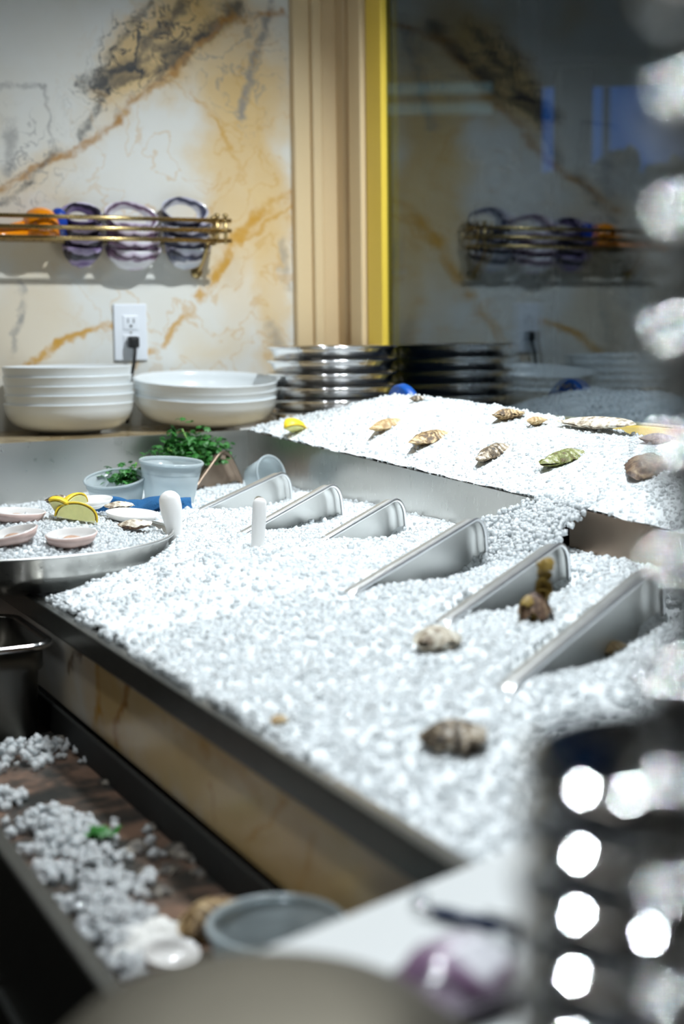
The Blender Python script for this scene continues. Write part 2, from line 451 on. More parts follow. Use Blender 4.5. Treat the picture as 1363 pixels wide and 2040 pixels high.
def tube(pts, r, segs=10, cap=True):
    P = [Vector(p) for p in pts]; V, F = [], []
    rr = r if isinstance(r, (list, tuple)) else [r] * len(P)
    up = Vector((0, 0, 1)); prev = None
    for i, p in enumerate(P):
        t = (P[min(i + 1, len(P) - 1)] - P[max(i - 1, 0)]).normalized()
        if prev is None:
            n = t.cross(up)
            if n.length < .05: n = t.cross(Vector((1, 0, 0)))
        else: n = prev - t * prev.dot(t)
        n.normalize(); prev = n; b = t.cross(n)
        V += [tuple(p + (n * math.cos(2 * math.pi * k / segs) + b * math.sin(2 * math.pi * k / segs)) * rr[i]) for k in range(segs)]
    for i in range(len(P) - 1):
        for k in range(segs):
            k2 = (k + 1) % segs
            F.append((i * segs + k, i * segs + k2, (i + 1) * segs + k2, (i + 1) * segs + k))
    if cap:
        F.append(tuple(range(segs))[::-1]); F.append(tuple(range((len(P) - 1) * segs, len(P) * segs)))
    return V, F
def vnoise(x, y, s=1.0, seed=0):
    a = seed * 1.7
    return (np.sin(x * 31 * s + 1.3 + a + 2 * np.sin(y * 17 * s + a)) + np.sin(y * 37 * s + .7 - a + 2 * np.sin(x * 23 * s)) + .6 * np.sin((x + y) * 71 * s + a) + .5 * np.sin((x - y) * 93 * s)) / 3.1
def S(x): x = np.clip(x, 0, 1); return x * x * (3 - 2 * x)

# fast mesh from numpy triangles
def npmesh(name, V, T, mt, smooth=True, base=0):
    me = bpy.data.meshes.new(name)
    me.vertices.add(len(V)); me.vertices.foreach_set('co', V.astype(np.float32).ravel())
    me.loops.add(T.size); me.loops.foreach_set('vertex_index', T.astype(np.int32).ravel())
    k = T.shape[1]
    me.polygons.add(len(T)); me.polygons.foreach_set('loop_start', np.arange(0, T.size, k, dtype=np.int32))
    me.update(calc_edges=True)
    if smooth: me.polygons.foreach_set('use_smooth', np.ones(len(T), dtype=bool))
    me.materials.append(MATS[mt])
    if base:
        me.materials.append(MATS['ice_base'])
        mi = np.zeros(len(T), dtype=np.int32); mi[:base] = 1; me.polygons.foreach_set('material_index', mi)
    o = bpy.data.objects.new(name, me); COL.objects.link(o); return o
def ico(sub):
    import bmesh
    bm = bmesh.new(); bmesh.ops.create_icosphere(bm, subdivisions=sub, radius=1.0)
    V = np.array([v.co[:] for v in bm.verts]); T = np.array([[v.index for v in f.verts] for f in bm.faces]); bm.free()
    return V, T
ICO = {1: ico(1), 2: ico(2)}
def nuggets(P, R, sub=1):
    """lumpy ice nuggets at points P with radii R"""
    B, T = ICO[sub]; n = len(P); vars_ = []
    for k in range(10):
        q = B * (1 + .30 * RNG.normal(size=(len(B), 1)).clip(-1, 1)) * np.array([1, RNG.uniform(.65, 1), RNG.uniform(.6, .95)])
        vars_.append(q)
    vars_ = np.array(vars_)
    idx = RNG.integers(0, 10, n)
    q = RNG.normal(size=(n, 4)); q /= np.linalg.norm(q, axis=1, keepdims=True)
    w, x, y, z = q.T
    M = np.stack([1 - 2 * (y * y + z * z), 2 * (x * y - z * w), 2 * (x * z + y * w), 2 * (x * y + z * w), 1 - 2 * (x * x + z * z), 2 * (y * z - x * w),
                  2 * (x * z - y * w), 2 * (y * z + x * w), 1 - 2 * (x * x + y * y)], 1).reshape(n, 3, 3)
    V = np.einsum('nij,nkj->nki', M, vars_[idx]) * R[:, None, None] + P[:, None, :]
    TT = T[None] + (np.arange(n) * len(B))[:, None, None]
    return V.reshape(-1, 3), TT.reshape(-1, 3)
def joinnp(parts):
    Vs, Ts, k = [], [], 0
    for V, T in parts: Vs.append(V); Ts.append(T + k); k += len(V)
    return np.concatenate(Vs), np.concatenate(Ts)
def grid(xs, ys, zf, mask=None):
    X, Y = np.meshgrid(xs, ys, indexing='ij'); Zv = zf(X, Y)
    V = np.stack([X, Y, Zv], -1).reshape(-1, 3); nx, ny = X.shape
    i = np.arange(nx * ny).reshape(nx, ny)
    q = np.stack([i[:-1, :-1], i[1:, :-1], i[1:, 1:], i[:-1, 1:]], -1).reshape(-1, 4)
    T = np.concatenate([q[:, [0, 1, 2]], q[:, [0, 2, 3]]])
    return V, T

# ================================================================== THE SETTING
wall = MB().box((-3.05, WALL_Y, 0), (GLASS_X + .06, WALL_Y + .06, 2.62)).build('wall_back', 'marble_wall')
tag(wall, 'white and gold veined marble wall behind the bar', kind='structure')
fl = MB().box((-3, -2, -.05), (GLASS_X + .2, WALL_Y, 0)).build('floor', 'floor_dark'); tag(fl, kind='structure')
ce = MB().box((-3, -2, 2.62), (GLASS_X + .2, WALL_Y + .06, 2.66)).build('ceiling', 'ceiling_dark'); tag(ce, kind='structure')

wl = MB().box((-3.05, -2, 0), (-3, WALL_Y, 2.62)).build('wall_left', 'room_wall'); tag(wl, kind='structure')
wf = MB().box((-3, -2.05, 0), (GLASS_X + .2, -2, 2.62)).build('wall_front', 'room_wall'); tag(wf, kind='structure')
# beige stepped corner moulding: on the back wall, then on the window wall
X_M = 1.280
t1 = empty('trim_1', (0, 0, 0)); tag(t1, 'beige stepped moulding in the corner beside the marble wall', kind='structure')
bz, tz = Z(LEDGE), 2.6
for (x0, x1, y0) in ((X_M, X_M + .038, WALL_Y - .022), (X_M + .038, X_M + .060, WALL_Y - .034), (X_M + .060, GLASS_X + .02, WALL_Y - .018)):
    mod_bevel(MB().box((x0, y0, bz), (x1, WALL_Y, tz)).build('moulding_strip', 'beige_paint', t1), .004, 3)
t2 = empty('trim_2', (0, 0, 0)); tag(t2, 'beige stepped moulding on the window side of the corner', kind='structure')
for (y0, y1, x0) in ((2.735, 2.772, GLASS_X - .014), (2.700, 2.735, GLASS_X - .004), (2.645, 2.700, GLASS_X - .022)):
    mod_bevel(MB().box((x0, y0, bz), (GLASS_X + .02, y1, tz)).build('moulding_strip', 'beige_paint', t2), .004, 3)

win = empty('window_1', (0, 0, 0)); tag(win, 'large window pane with a gold frame reflecting the marble wall', kind='structure')
mod_bevel(MB().box((GLASS_X - .012, 2.574, bz), (GLASS_X + .004, 2.640, tz)).build('frame_post', 'gold_paint', win), .003)
mod_bevel(MB().box((GLASS_X - .012, .2, Z(.185)), (GLASS_X + .05, 2.574, Z(.150))).build('frame_sill', 'gold_sill', win), .003)
MB().box((GLASS_X, .2, Z(.150)), (GLASS_X + .008, 2.580, tz)).build('glass_pane', 'window_glass', win)
wr2 = MB().box((GLASS_X, -2, 0), (GLASS_X + .06, .2, 2.62)).build('wall_right', 'room_wall'); tag(wr2, kind='structure')
wr = MB().box((GLASS_X, .2, 0), (GLASS_X + .06, WALL_Y, Z(.185))).build('wall_right', 'cabinet_black'); tag(wr, 'low dark wall under the window', kind='structure')

# ---------------- outside
st = MB().box((GLASS_X + .3, -4, -.1), (14, 16, -.02)).build('ground_outside', 'street_dark'); tag(st, 'dark street outside the window', kind='structure')
nb = empty('building', atd(880, 1020, 7.5), label='dark building across the street behind the window', cat='building')
nb.location.z = 0
fwd = Vector((math.sin(PSI), math.cos(PSI), 0)); rgt = Vector((math.cos(PSI), -math.sin(PSI), 0))
nb.rotation_euler = (0, 0, -PSI)
MB().box((-1.6, 0, 0), (.52, .8, 4.6)).build('facade', 'building_dark', nb)
def emis(name, c, s):
    m, t = mat(name); n = t.n.new('ShaderNodeEmission')
    t._set(n.inputs[0], t.mix(t.noise(t.obj(), 3), c, tuple(q * .6 for q in c))); n.inputs[1].default_value = s
    t.l.new(n.outputs[0], t.out.inputs[0])
emis('lit_blind', (.25, .55, .62), .10)
for zz in (2.44, 2.34):
    MB().box((-.30, -.03, zz), (.26, .02, zz + .05)).build('lit_blind_slat', 'lit_blind', nb)
emis('shop_blue', (.001, .10, .40), .36)
sf = empty('shop_front', atd(1230, 1020, 9.5), label='blue lit shop front across the street behind the hedge', cat='building'); sf.location.z = 0; sf.rotation_euler = (0, 0, -PSI)
MB().box((-.7, .06, 0), (1.6, .6, 3.6)).build('facade', 'building_dark', sf)
for k in range(4): MB().box((-.62 + k * .55, .03, 2.05), (-.62 + k * .55 + .50, .06, 3.2)).build('lit_pane', 'shop_blue', sf)
aw = empty('awning', atd(1150, 1020, 5.0), label='dark awning over the pavement outside the window', cat='awning'); aw.location.z = 0; aw.rotation_euler = (0, 0, -PSI)
mod_bevel(MB().box((-.15, 0, 2.14), (1.6, .5, 2.9)).build('awning_canopy', 'building_dark', aw), .02)
mod_bevel(MB().box((-.06, .1, 0), (.06, .22, 2.14)).build('awning_post', 'building_dark', aw), .01)
hd = empty('hedge', atd(1200, 1020, 6.5), label='dark clipped hedge outside the window under the blue dusk', cat='hedge'); hd.location.z = 0; hd.rotation_euler = (0, 0, -PSI)
hx = RNG.uniform(-.5, 1.4, 2600); hz = RNG.uniform(.0, 1, 2600) ** .6 * (1.92 + .07 * np.sin(hx * 9) + .07 * np.sin(hx * 23)); hy = RNG.uniform(0, .35, 2600)
V, T = nuggets(np.stack([hx, hy, hz], 1), RNG.uniform(.04, .10, 2600), 1)
ho = npmesh('foliage', V, T, 'hedge_leaf', False); ho.parent = hd; ho['kind'] = 'stuff'
mod_bevel(MB().box((-.5, .1, 0), (1.4, .3, 1.8)).build('branches', 'hedge_leaf', hd), .02)

# ================================================================== COUNTERS AND TUB
ld = mod_bevel(MB().box((-.3, TUB_BACK + .012, Z(LEDGE) - .05), (GLASS_X - .014, WALL_Y, Z(LEDGE))).build('counter_ledge', 'ledge_stone'), .004)
tag(ld, 'brown stone ledge between the ice tub and the marble wall', 'ledge')
cb = MB().box((-.3, TUB_BACK + .012, 0), (GLASS_X - .004, WALL_Y - .004, Z(LEDGE) - .052)).build('cabinet', 'cabinet_black'); tag(cb, 'dark cabinet under the stone ledge', 'cabinet')

Y0, Y1 = 0.640, TUB_BACK
BOT = Z(.47)
tub = empty('ice_tub', (0, 0, 0), label='long stainless steel ice tub clad in veined marble', cat='ice tub')
b = MB(); b.box((RIM_X, Y0, BOT - .004), (DIV_X, Y1, BOT)); b.build('tub_bottom', 'steel', tub)
mod_bevel(MB().box((RIM_X - .004, Y0, Z(.398)), (RIM_X + .004, Y1, Z(.30))).build('front_wall', 'steel', tub), .001)
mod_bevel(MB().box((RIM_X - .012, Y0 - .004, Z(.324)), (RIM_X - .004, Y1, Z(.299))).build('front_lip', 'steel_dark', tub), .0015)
mod_bevel(MB().box((RIM_X - .008, Y0 - .002, Z(.400)), (RIM_X - .0042, Y1, Z(.324))).build('marble_panel', 'marble_panel', tub), .001)
# back wall with level top, a little taller than the front lip
V = [(-.02, Y1, BOT), (DIV_X, Y1, BOT), (DIV_X, Y1, Z(.1735)), (-.02, Y1, Z(.184))]
o = mk('back_wall', V, [(0, 1, 2, 3)], 'steel', tub, False); mod_solid(o, .006)
# divider between the tub and the raised window bed, its top edge falling towards the viewer
def divz(y): return Z(.176 + .0353 * (2.347 - y))
o = mk('divider', [(DIV_X, 1.448, BOT), (DIV_X, Y1, BOT), (DIV_X, Y1, divz(Y1)), (DIV_X, 1.448, divz(1.448))], [(0, 1, 2, 3)], 'steel', tub, False); mod_solid(o, .006)
o = mk('divider', [(DIV_X, Y0, BOT), (DIV_X, 1.375, BOT), (DIV_X, 1.375, divz(1.375)), (DIV_X, Y0, divz(Y0))], [(0, 1, 2, 3)], 'steel_rusty', tub, False); mod_solid(o, .006)
mk('end_wall', [(RIM_X, Y0, BOT), (DIV_X, Y0, BOT), (DIV_X, Y0, Z(.27)), (RIM_X, Y0, Z(.30))], [(0, 1, 2, 3)], 'steel', tub, False)
MB().box((DIV_X, Y0, Z(.30)), (GLASS_X - .002, Y1 + .01, Z(.285))).build('bed_floor', 'steel', tub)
MB().box((RIM_X + .06, Y0, 0), (GLASS_X - .002, Y1, BOT - .004)).build('plinth', 'cabinet_black', tub)

# ---------------- crushed ice surfaces
PANS = [((395, 1007), (553, 934), 'steel pan rim on edge beside the deli cups, second from the back of the tub'),
        ((470, 1056), (650, 956), 'nearly buried steel pan edge behind the thin white knife handle'),
        ((637, 1064), (775, 984), 'steel pan on edge with a rounded corner, fourth from the back of the tub'),
        ((697, 1160), (932, 1022), 'long steel pan edge in the ice above the small brown shell bit'),
        ((880, 1216), (1093, 1070), 'steel pan on edge just above the clump of brown seaweed'),
        ((1003, 1338), (1276, 1118), 'largest steel pan on edge at the near end of the tub')]
PAN_DIP = [.022, .010, .030, .026, .032, .052]
PAN_HEAD = 33
PAN_FRAMES = []
def tub_base(X, Y):
    a = np.clip((X - RIM_X) / (DIV_X - RIM_X), 0, 1)
    yy = [.6, 1.17, 1.32, 1.45, 1.52, 1.65, 1.76, 1.90, 2.05, 2.21, 2.36]
    dd = [.262, .250, .243, .228, .222, .228, .230, .216, .188, .232, .245]
    right = np.interp(Y, yy, dd)
    d = .296 + (right - .296) * (a ** .9)
    d = d - .020 * np.exp(-(((X - .70) / .20) ** 2 + ((Y - 1.50) / .42) ** 2))
    d = d + .010 * S((.95 - Y) / .2)
    d = np.maximum(d, .293 - np.clip(X - RIM_X, 0, .1) * .35)
    return d
_hn = np.array([math.sin(math.radians(PAN_HEAD)), -math.cos(math.radians(PAN_HEAD))])
_hu = np.array([_hn[1] * -1, _hn[0]])
def tub_drop(X, Y):
    d = tub_base(X, Y)
    for (A, B, dip) in PAN_FRAMES:          # the ice lies lower in front of each pan's open side
        v = (X - A.x) * _hn[0] + (Y - A.y) * _hn[1]
        w = ((X - A.x) * _hu[0] + (Y - A.y) * _hu[1]) / ((B.x - A.x) * _hu[0] + (B.y - A.y) * _hu[1])
        d = d + dip * S((w + .06) / .6) * S((1.10 - w) / .14) * np.where(v > -.009, np.exp(-(np.clip(v, 0, 1) / .055) ** 2), 0)
    if PAN_FRAMES:
        A = PAN_FRAMES[0][0]
        v = (X - A.x) * _hn[0] + (Y - A.y) * _hn[1]
        d = d + (np.maximum(d, .262) - d) * S((-.004 - v) / .03) * S((X - .60) / .06)
    tr = np.hypot(X - .42, Y - 1.765)
    d = np.where(tr < .20, np.maximum(d, .3005), d)
    return d + .0026 * vnoise(X, Y, 1.0, 1) + .0014 * vnoise(X, Y, 2.6, 2)
def bed_drop(X, Y):
    e = .176 + .0353 * (2.347 - Y) - .0025
    ry = [1.0, 1.426, 1.614, 1.717, 1.851, 2.001, 2.17, 2.363, 2.493]
    rd = [.166, .153, .139, .131, .122, .113, .111, .145, .19]
    rdg = np.interp(Y, ry, rd)
    b = (X - DIV_X) / (1.20 - DIV_X)
    up = e + (rdg - e) * S(b * .5) * 2 * (b < 1) * 1.0
    up = e + (rdg - e) * np.sin(np.clip(b, 0, 1) * math.pi / 2)
    dn = rdg + .050 * S((X - 1.20) / (GLASS_X - 1.20))
    d = np.where(X < 1.20, up, dn)
    # a spill through the gap between the divider plates
    return d + .0025 * vnoise(X, Y, .9, 3) + .0015 * vnoise(X, Y, 2.3, 5)
def march(px, py, fun, x0, x1, lift=0.0):
    d = ray(px, py); d = d / np.linalg.norm(d)
    for k in range(3000):
        t = .4 + k * .001; p = d * t
        if x0 <= p[0] <= x1 and -p[2] >= float(fun(np.array(p[0]), np.array(p[1]))) - lift: return Vector((p[0], p[1], p[2] + EYE))
    return None
def on_tub(px, py, lift=0.0): return march(px, py, tub_drop, .3, DIV_X, lift) or onz(px, py, .26)
def on_bed(px, py, lift=0.0): return march(px, py, bed_drop, DIV_X, GLASS_X, lift) or onz(px, py, .15)

for (pl, pr, lb), dip in zip(PANS, PAN_DIP):
    A = march(*pl, tub_base, .3, DIV_X, .003)
    nn_ = Vector((_hn[0], _hn[1], 0)); dd_ = Vector(ray(*pr)); CC = Vector((0, 0, EYE))
    B = CC + dd_ * (nn_.dot(A - CC) / nn_.dot(dd_))
    PAN_FRAMES.append((A, B, dip))
def scatter(fun, x0, x1, y0, y1, step, keep=None, r=(.0038, .0062), lift=-.0010, jit=.75):
    xs = np.arange(x0, x1, step); ys = np.arange(y0, y1, step)
    X, Y = np.meshgrid(xs, ys); X = X.ravel(); Y = Y.ravel()
    X = X + RNG.uniform(-jit, jit, X.size) * step; Y = Y + RNG.uniform(-jit, jit, X.size) * step
    if keep is not None: k = keep(X, Y); X, Y = X[k], Y[k]
    Zv = EYE - fun(X, Y) + RNG.normal(0, .0008, X.size) + lift
    return np.stack([X, Y, Zv], 1), RNG.uniform(r[0], r[1], X.size)

# tub ice
def keep_tub(X, Y): return (np.hypot(X - .42, Y - 1.765) > .158) & (X > RIM_X - .002 + .006 * vnoise(X, Y, 2, 4)) & (X < DIV_X - .004)
V0, T0 = grid(np.linspace(RIM_X + .006, DIV_X - .004, 150), np.linspace(Y0 + .004, Y1 - .005, 440), lambda X, Y: EYE - tub_drop(X, Y) - .0002)
parts = [(V0, T0)]
near = lambda X, Y: keep_tub(X, Y) & (Y < 1.30) & ((Y > .90) | (RNG.uniform(size=X.size) < .72))
far = lambda X, Y: keep_tub(X, Y) & (Y >= 1.30)
P, R = scatter(tub_drop, RIM_X, DIV_X, Y0 + .01, 1.32, .0057, near, (.0030, .0060), -.0024); parts.append(nuggets(P, R, 2))
P, R = scatter(tub_drop, RIM_X, DIV_X, 1.28, Y1 - .01, .0050, far, (.0022, .0044), -.0022); parts.append(nuggets(P, R, 1))
P, R = scatter(tub_drop, RIM_X, DIV_X, Y0 + .01, Y1 - .01, .021, keep_tub, (.0030, .0050), .0004, 1.0); parts.append(nuggets(P, R, 1))
# heap spilling through the gap beside the divider
gx = DIV_X + RNG.uniform(-.10, .02, 2000); gy = 1.405 + RNG.normal(0, .046, 2000)
gk = np.abs(gy - 1.405) < .060 + .5 * np.clip(DIV_X - gx, 0, 1); gx, gy = gx[gk], gy[gk]
ga = np.clip((gx - (DIV_X - .10)) / .11, 0, 1)
gz = EYE - (tub_drop(np.minimum(gx, DIV_X - .01), gy) * (1 - ga) + .203 * ga) + RNG.uniform(-.006, .002, gx.size)
parts.append(nuggets(np.stack([gx, gy, gz], 1), RNG.uniform(.0028, .0048, gx.size), 1))
V, T = joinnp(parts)
ice = npmesh('crushed_ice', V, T, 'ice', base=len(T0)); tag(ice, 'crushed ice heaped in the long steel tub', 'ice', kind='stuff')
# window bed ice
V0, T0 = grid(np.linspace(DIV_X - .0005, GLASS_X - .006, 60), np.linspace(.95, 2.40, 140), lambda X, Y: EYE - np.minimum(bed_drop(X, Y), .28) - .0002)
parts = [(V0, T0)]
kb = lambda X, Y: (X > DIV_X + .000) & (X < GLASS_X - .010) & (Y < 2.40 + .03 * vnoise(X, Y, .7))
P, R = scatter(bed_drop, DIV_X, GLASS_X, .95, 2.43, .0050, kb, (.0022, .0044), -.0022); parts.append(nuggets(P, R, 1))
P, R = scatter(bed_drop, DIV_X, GLASS_X, .95, 2.40, .024, kb, (.003, .0046), .0, 1.0); parts.append(nuggets(P, R, 1))
V, T = joinnp(parts)
ice2 = npmesh('crushed_ice', V, T, 'ice', base=len(T0)); tag(ice2, 'crushed ice banked up along the window under the display oysters', 'ice', kind='stuff')

# ================================================================== HOTEL PANS STANDING IN THE ICE
def rrect(L, H, r, n=8):
    pts = []
    for (cx, cy, a0) in ((L - r, H - r, 0), (r, H - r, 90), (r, r, 180), (L - r, r, 270)):
        for k in range(n + 1):
            a = math.radians(a0 + 90 * k / n); pts.append((cx + r * math.cos(a), cy + r * math.sin(a)))
    return pts
def pan_mesh(L, H, depth, r=.024):
    """open steel pan on its edge: plate in local XZ, open side towards -Y"""
    loops = []
    for (ins, y) in ((.010, 0.0), (.003, -.004), (0, -.010), (0, -depth)):
        loops.append([(x, y, z) for (x, z) in [(ins + p[0] * (L - 2 * ins) / L, ins + p[1] * (H - 2 * ins) / H) for p in rrect(L, H, r)]])
    n = len(loops[0]); V = [v for l in loops for v in l]; F = [tuple(range(n))]
    for a in range(len(loops) - 1):
        for k in range(n):
            k2 = (k + 1) % n; F.append((a * n + k, (a + 1) * n + k, (a + 1) * n + k2, a * n + k2))
    return V, F
def ring_tube(L, H, depth, r, rad):
    pts = [(x, -depth, z) for (x, z) in rrect(L, H, r)]; n = len(pts); V, F = [], []; sg = 8
    for i, p in enumerate(pts):
        q0, q1 = pts[i - 1], pts[(i + 1) % n]; t = (Vector(q1) - Vector(q0)).normalized(); nn = t.cross(Vector((0, 1, 0)))
        for k in range(sg):
            a = 2 * math.pi * k / sg; V.append(tuple(Vector(p) + nn * (rad * math.cos(a)) + Vector((0, 1, 0)) * (rad * math.sin(a))))
    for i in range(n):
        for k in range(sg): F.append((i * sg + k, ((i + 1) % n) * sg + k, ((i + 1) % n) * sg + (k + 1) % sg, i * sg + (k + 1) % sg))
    return V, F
def standing_pan(A, pr, label, extra=.05, H=.13, depth=.022, mt='steel_pan'):
    n = Vector((_hn[0], _hn[1], 0))
    d = Vector(ray(*pr)); C = Vector((0, 0, EYE)); B = C + d * (n.dot(A - C) / n.dot(d))
    u = (B - A); Ln = u.length; u.normalize()
    w = u.cross(n)
    if w.z < 0: w = -w
    L = Ln + extra
    org = B - u * L - w * H
    e = empty('steel_pan', org, label=label, cat='pan', group='steel pans standing on edge in the tub ice')
    e.rotation_euler = Matrix((u, -n, w)).transposed().to_euler()
    mod_solid(mk('tray', *pan_mesh(L, H, depth, .030), mt, e), .0012)
    mk('rim', *ring_tube(L, H, depth, .030, .0026), 'steel_rim' if mt == 'steel_pan' else mt, e)
for (pl, pr, lb), (A, B, dip) in zip(PANS, PAN_FRAMES): standing_pan(A, pr, lb)
standing_pan(onz(345, 1010, .285), (432, 886), 'rusty steel pan on edge behind the deli cups at the back of the tub', .03, .10, .018, 'steel_rusty')

# ================================================================== BOWLS ON THE LEDGE
def bowl_prof(R, H, rb, th=.004):
    o = [(0, 0.003), (rb * .8, .003), (rb * .86, 0), (rb, 0), (rb * 1.04, .004)]
    for k in range(1, 9):
        q = k / 8; o.append((rb * 1.04 + (R - rb * 1.04) * math.sin(q * math.pi / 2) ** .9, .004 + (H - .004) * (1 - math.cos(q * math.pi / 2)) ** 1.0))
    inn = [(r - th, z + th * .5) for (r, z) in o[5:]][::-1]
    return o + [(R + .001, H + .0015), (R - .001, H + .0025)] + inn + [(rb * .9, .007), (0, .007)]
def bowl_stack(px, R, H, rb, n, step, tiltx, words, where, gap_px):
    c = ony(px[0], px[1], WALL_Y - R - .008); c.z = Z(LEDGE)
    V, F = bowl_prof(R, H, rb), None
    proto = None
    for k in range(n):
        nm = ['lowest', 'second from the bottom', 'third from the bottom', 'fourth from the bottom', 'topmost'][k] if k < n - 1 else 'topmost'
        lb = f'{words}, {nm} of the stack {where}'
        if proto is None:
            o = mk('bowl', *lathe(V, 72), 'porcelain'); proto = o
        else:
            o = proto.copy(); COL.objects.link(o)
        off = Vector((random.uniform(-.002, .002), random.uniform(-.002, .002), k * step))
        rot = Euler((tiltx, 0, 0))
        o.location = c + Vector((0, 0, .001 + (rb * abs(math.sin(tiltx))))) + Euler((tiltx, 0, 0)).to_matrix() @ off; o.rotation_euler = rot
        tag(o, lb, 'bowl', 'white bowls stacked on the ledge')
    return c
bowl_stack((138, 800), .121, .055, .058, 5, .0172, 0, 'deep white bowl', 'under the left of the outlet', 0)
bowl_stack((410, 800), .143, .060, .066, 3, .0145, math.radians(5.0), 'wide white bowl', 'right of the outlet', 0)

# ================================================================== CHROME DISHES IN THE CORNER
def dish_prof(R, H, step):
    t_ = .0016
    o = [(0, .002), (R - .030, .002), (R - .026, 0), (R - .016, 0), (R - .0125, .0015)]
    for k in range(1, 9):
        q = k / 8; o.append((R - .0125 + .0095 * q ** 1.6, .0015 + (H - .0045) * q))
    o += [(R - .001, H * .955), (R, H * .97), (R * 1.001, H * .985), (R - .0005, H)]
    return o + [(r - t_, z + .0005) for (r, z) in o[5:13]][::-1] + [(R - .02, .004), (0, .004)]
def dish_stack(center, R, H, n, step, lean, mt, words, where, cat, group, name, shrink=0):
    proto = None; ords = ['lowest', 'second', 'third', 'fourth', 'fifth', 'sixth', 'seventh', 'eighth', 'ninth', 'tenth', 'eleventh', 'twelfth', 'thirteenth', 'fourteenth', 'fifteenth', 'sixteenth',
                          'seventeenth', 'eighteenth', 'nineteenth', 'twentieth', 'twenty-first', 'twenty-second', 'twenty-third', 'twenty-fourth', 'twenty-fifth', 'twenty-sixth', 'twenty-seventh', 'twenty-eighth', 'twenty-ninth', 'thirtieth']
    for k in range(n):
        if proto is None:
            e = empty(name, center); proto = e
            mk('dish_body', *lathe(dish_prof(R, H, step), 96), mt, e)
            bd_ = .0048 if mt == 'chrome_bright' else .0028
            tor = [(R + bd_ * math.cos(a), H * .985 + bd_ * math.sin(a)) for a in [2 * math.pi * q / 12 for q in range(13)]]
            mk('rolled_rim', *lathe(tor, 96), mt, e)
        else: e = copy_tree(proto)
        e.location = Vector(center) + Vector((lean[0] * k, lean[1] * k, step * k + .001))
        s = 1 - shrink * k; e.scale = (s, s, 1)
        e.rotation_euler = (random.uniform(-.006, .006), random.uniform(-.006, .006), 0)
        nm = 'topmost' if k == n - 1 else ('lowest' if k == 0 else ords[k] + ' from the bottom')
        tag(e, f'{words}, {nm} of the stack {where}', cat, group)
dish_stack((1.258, 2.560, Z(LEDGE)), .128, .0255, 6, .0258, (0, 0), 'chrome', 'round chrome dish', 'in the window corner', 'dish', 'chrome dishes stacked in the corner', 'chrome_dish')

# ================================================================== BRASS SHELF WITH SHELLS
SY0, SY1 = 2.706, 2.782
xr = ony(460, 440, SY0).x; xl = 0.600
zt, zm, zb = ony(460, 440, SY0).z, ony(460, 460, SY0).z, ony(460, 480, SY0).z
shf = empty('wall_shelf', (0, 0, 0), label='brass rail shelf on the marble wall above the outlet', cat='shelf')
for z in (zt, zm, zb):
    mk('front_rail', *tube([(xl, SY0, z), (xr, SY0, z)], .0042, 12), 'brass', shf)
    for x in (xl + .012, xr - .012):
        mk('side_rail', *tube([(x, SY0 - .004, z), (x, SY1, z)], .0036, 10), 'brass', shf)
for (x, y) in ((xl + .012, SY0), (xr - .012, SY0), (xl + .012, SY1 - .01), (xr - .012, SY1 - .01), (xr - .030, SY0)):
    mk('post', *tube([(x, y, zb - .006), (x, y, zt + .006)], .0036, 10), 'brass', shf)
    mk('finial', *lathe([(0, 0), (.004, .001), (.0058, .005), (.004, .009), (0, .010)], 14), 'brass', shf, loc=(x, y, zt + .005))
for y in (2.772,): mk('floor_rod', *tube([(xl, y, zb - .002), (xr - .012, y, zb - .002)], .003, 8), 'brass', shf)
MB().box((xl, SY0 + .030, zb - .004), (xl + .17, SY1, zb)).build('floor_plate', 'brass', shf)
for x in (xl + .03, xr - .045):
    mk('bracket', *tube([(x, SY0 + .015, zb - .004), (x, SY0 + .035, zb - .03), (x, SY1 - .01, zb - .055), (x, WALL_Y, zb - .06)], .0045, 10), 'brass', shf)
    mk('bracket_plate', *lathe([(0, 0), (.012, 0), (.012, .005), (.008, .007), (0, .007)], 16), 'brass', shf, loc=(x, WALL_Y, zb - .06), rot=(math.radians(90), 0, 0))

def valve(W, D, th=.004, n=36, rings=9):
    """one clam valve, cup opening +Z, hinge towards +Y"""
    V, F = [], []
    def out(a):
        return W * (.5 + .03 * math.cos(2 * a) + .045 * math.sin(a)) * (1 + .012 * math.sin(5 * a))
    for s, dz in ((0, 0), (1, th)):
        base = len(V); V.append((0, .12 * W, -D + dz))
        for k in range(1, rings + 1):
            q = k / rings
            for i in range(n):
                a = 2 * math.pi * i / n; r = out(a) * q * (1 if s == 0 else 1 - .02 * q)
                V.append((r * math.cos(a), .12 * W * (1 - q) + r * math.sin(a) * .86, -D * (1 - q ** 2.3) ** .75 + dz * (1 - q * .5) + (.0012 * math.sin(q * 40) if s == 0 else 0)))
        for i in range(n):
            i2 = (i + 1) % n; f = (base, base + 1 + i2, base + 1 + i); F.append(f if s == 0 else f[::-1])
        for k in range(rings - 1):
            for i in range(n):
                i2 = (i + 1) % n; a0 = base + 1 + k * n; b0 = a0 + n
                f = (a0 + i, a0 + i2, b0 + i2, b0 + i); F.append(f if s == 0 else f[::-1])
    h = 1 + rings * n; o0 = 1 + (rings - 1) * n
    for i in range(n):
        i2 = (i + 1) % n; F.append((o0 + i, o0 + i2, h + o0 + i2, h + o0 + i))
    return V, F
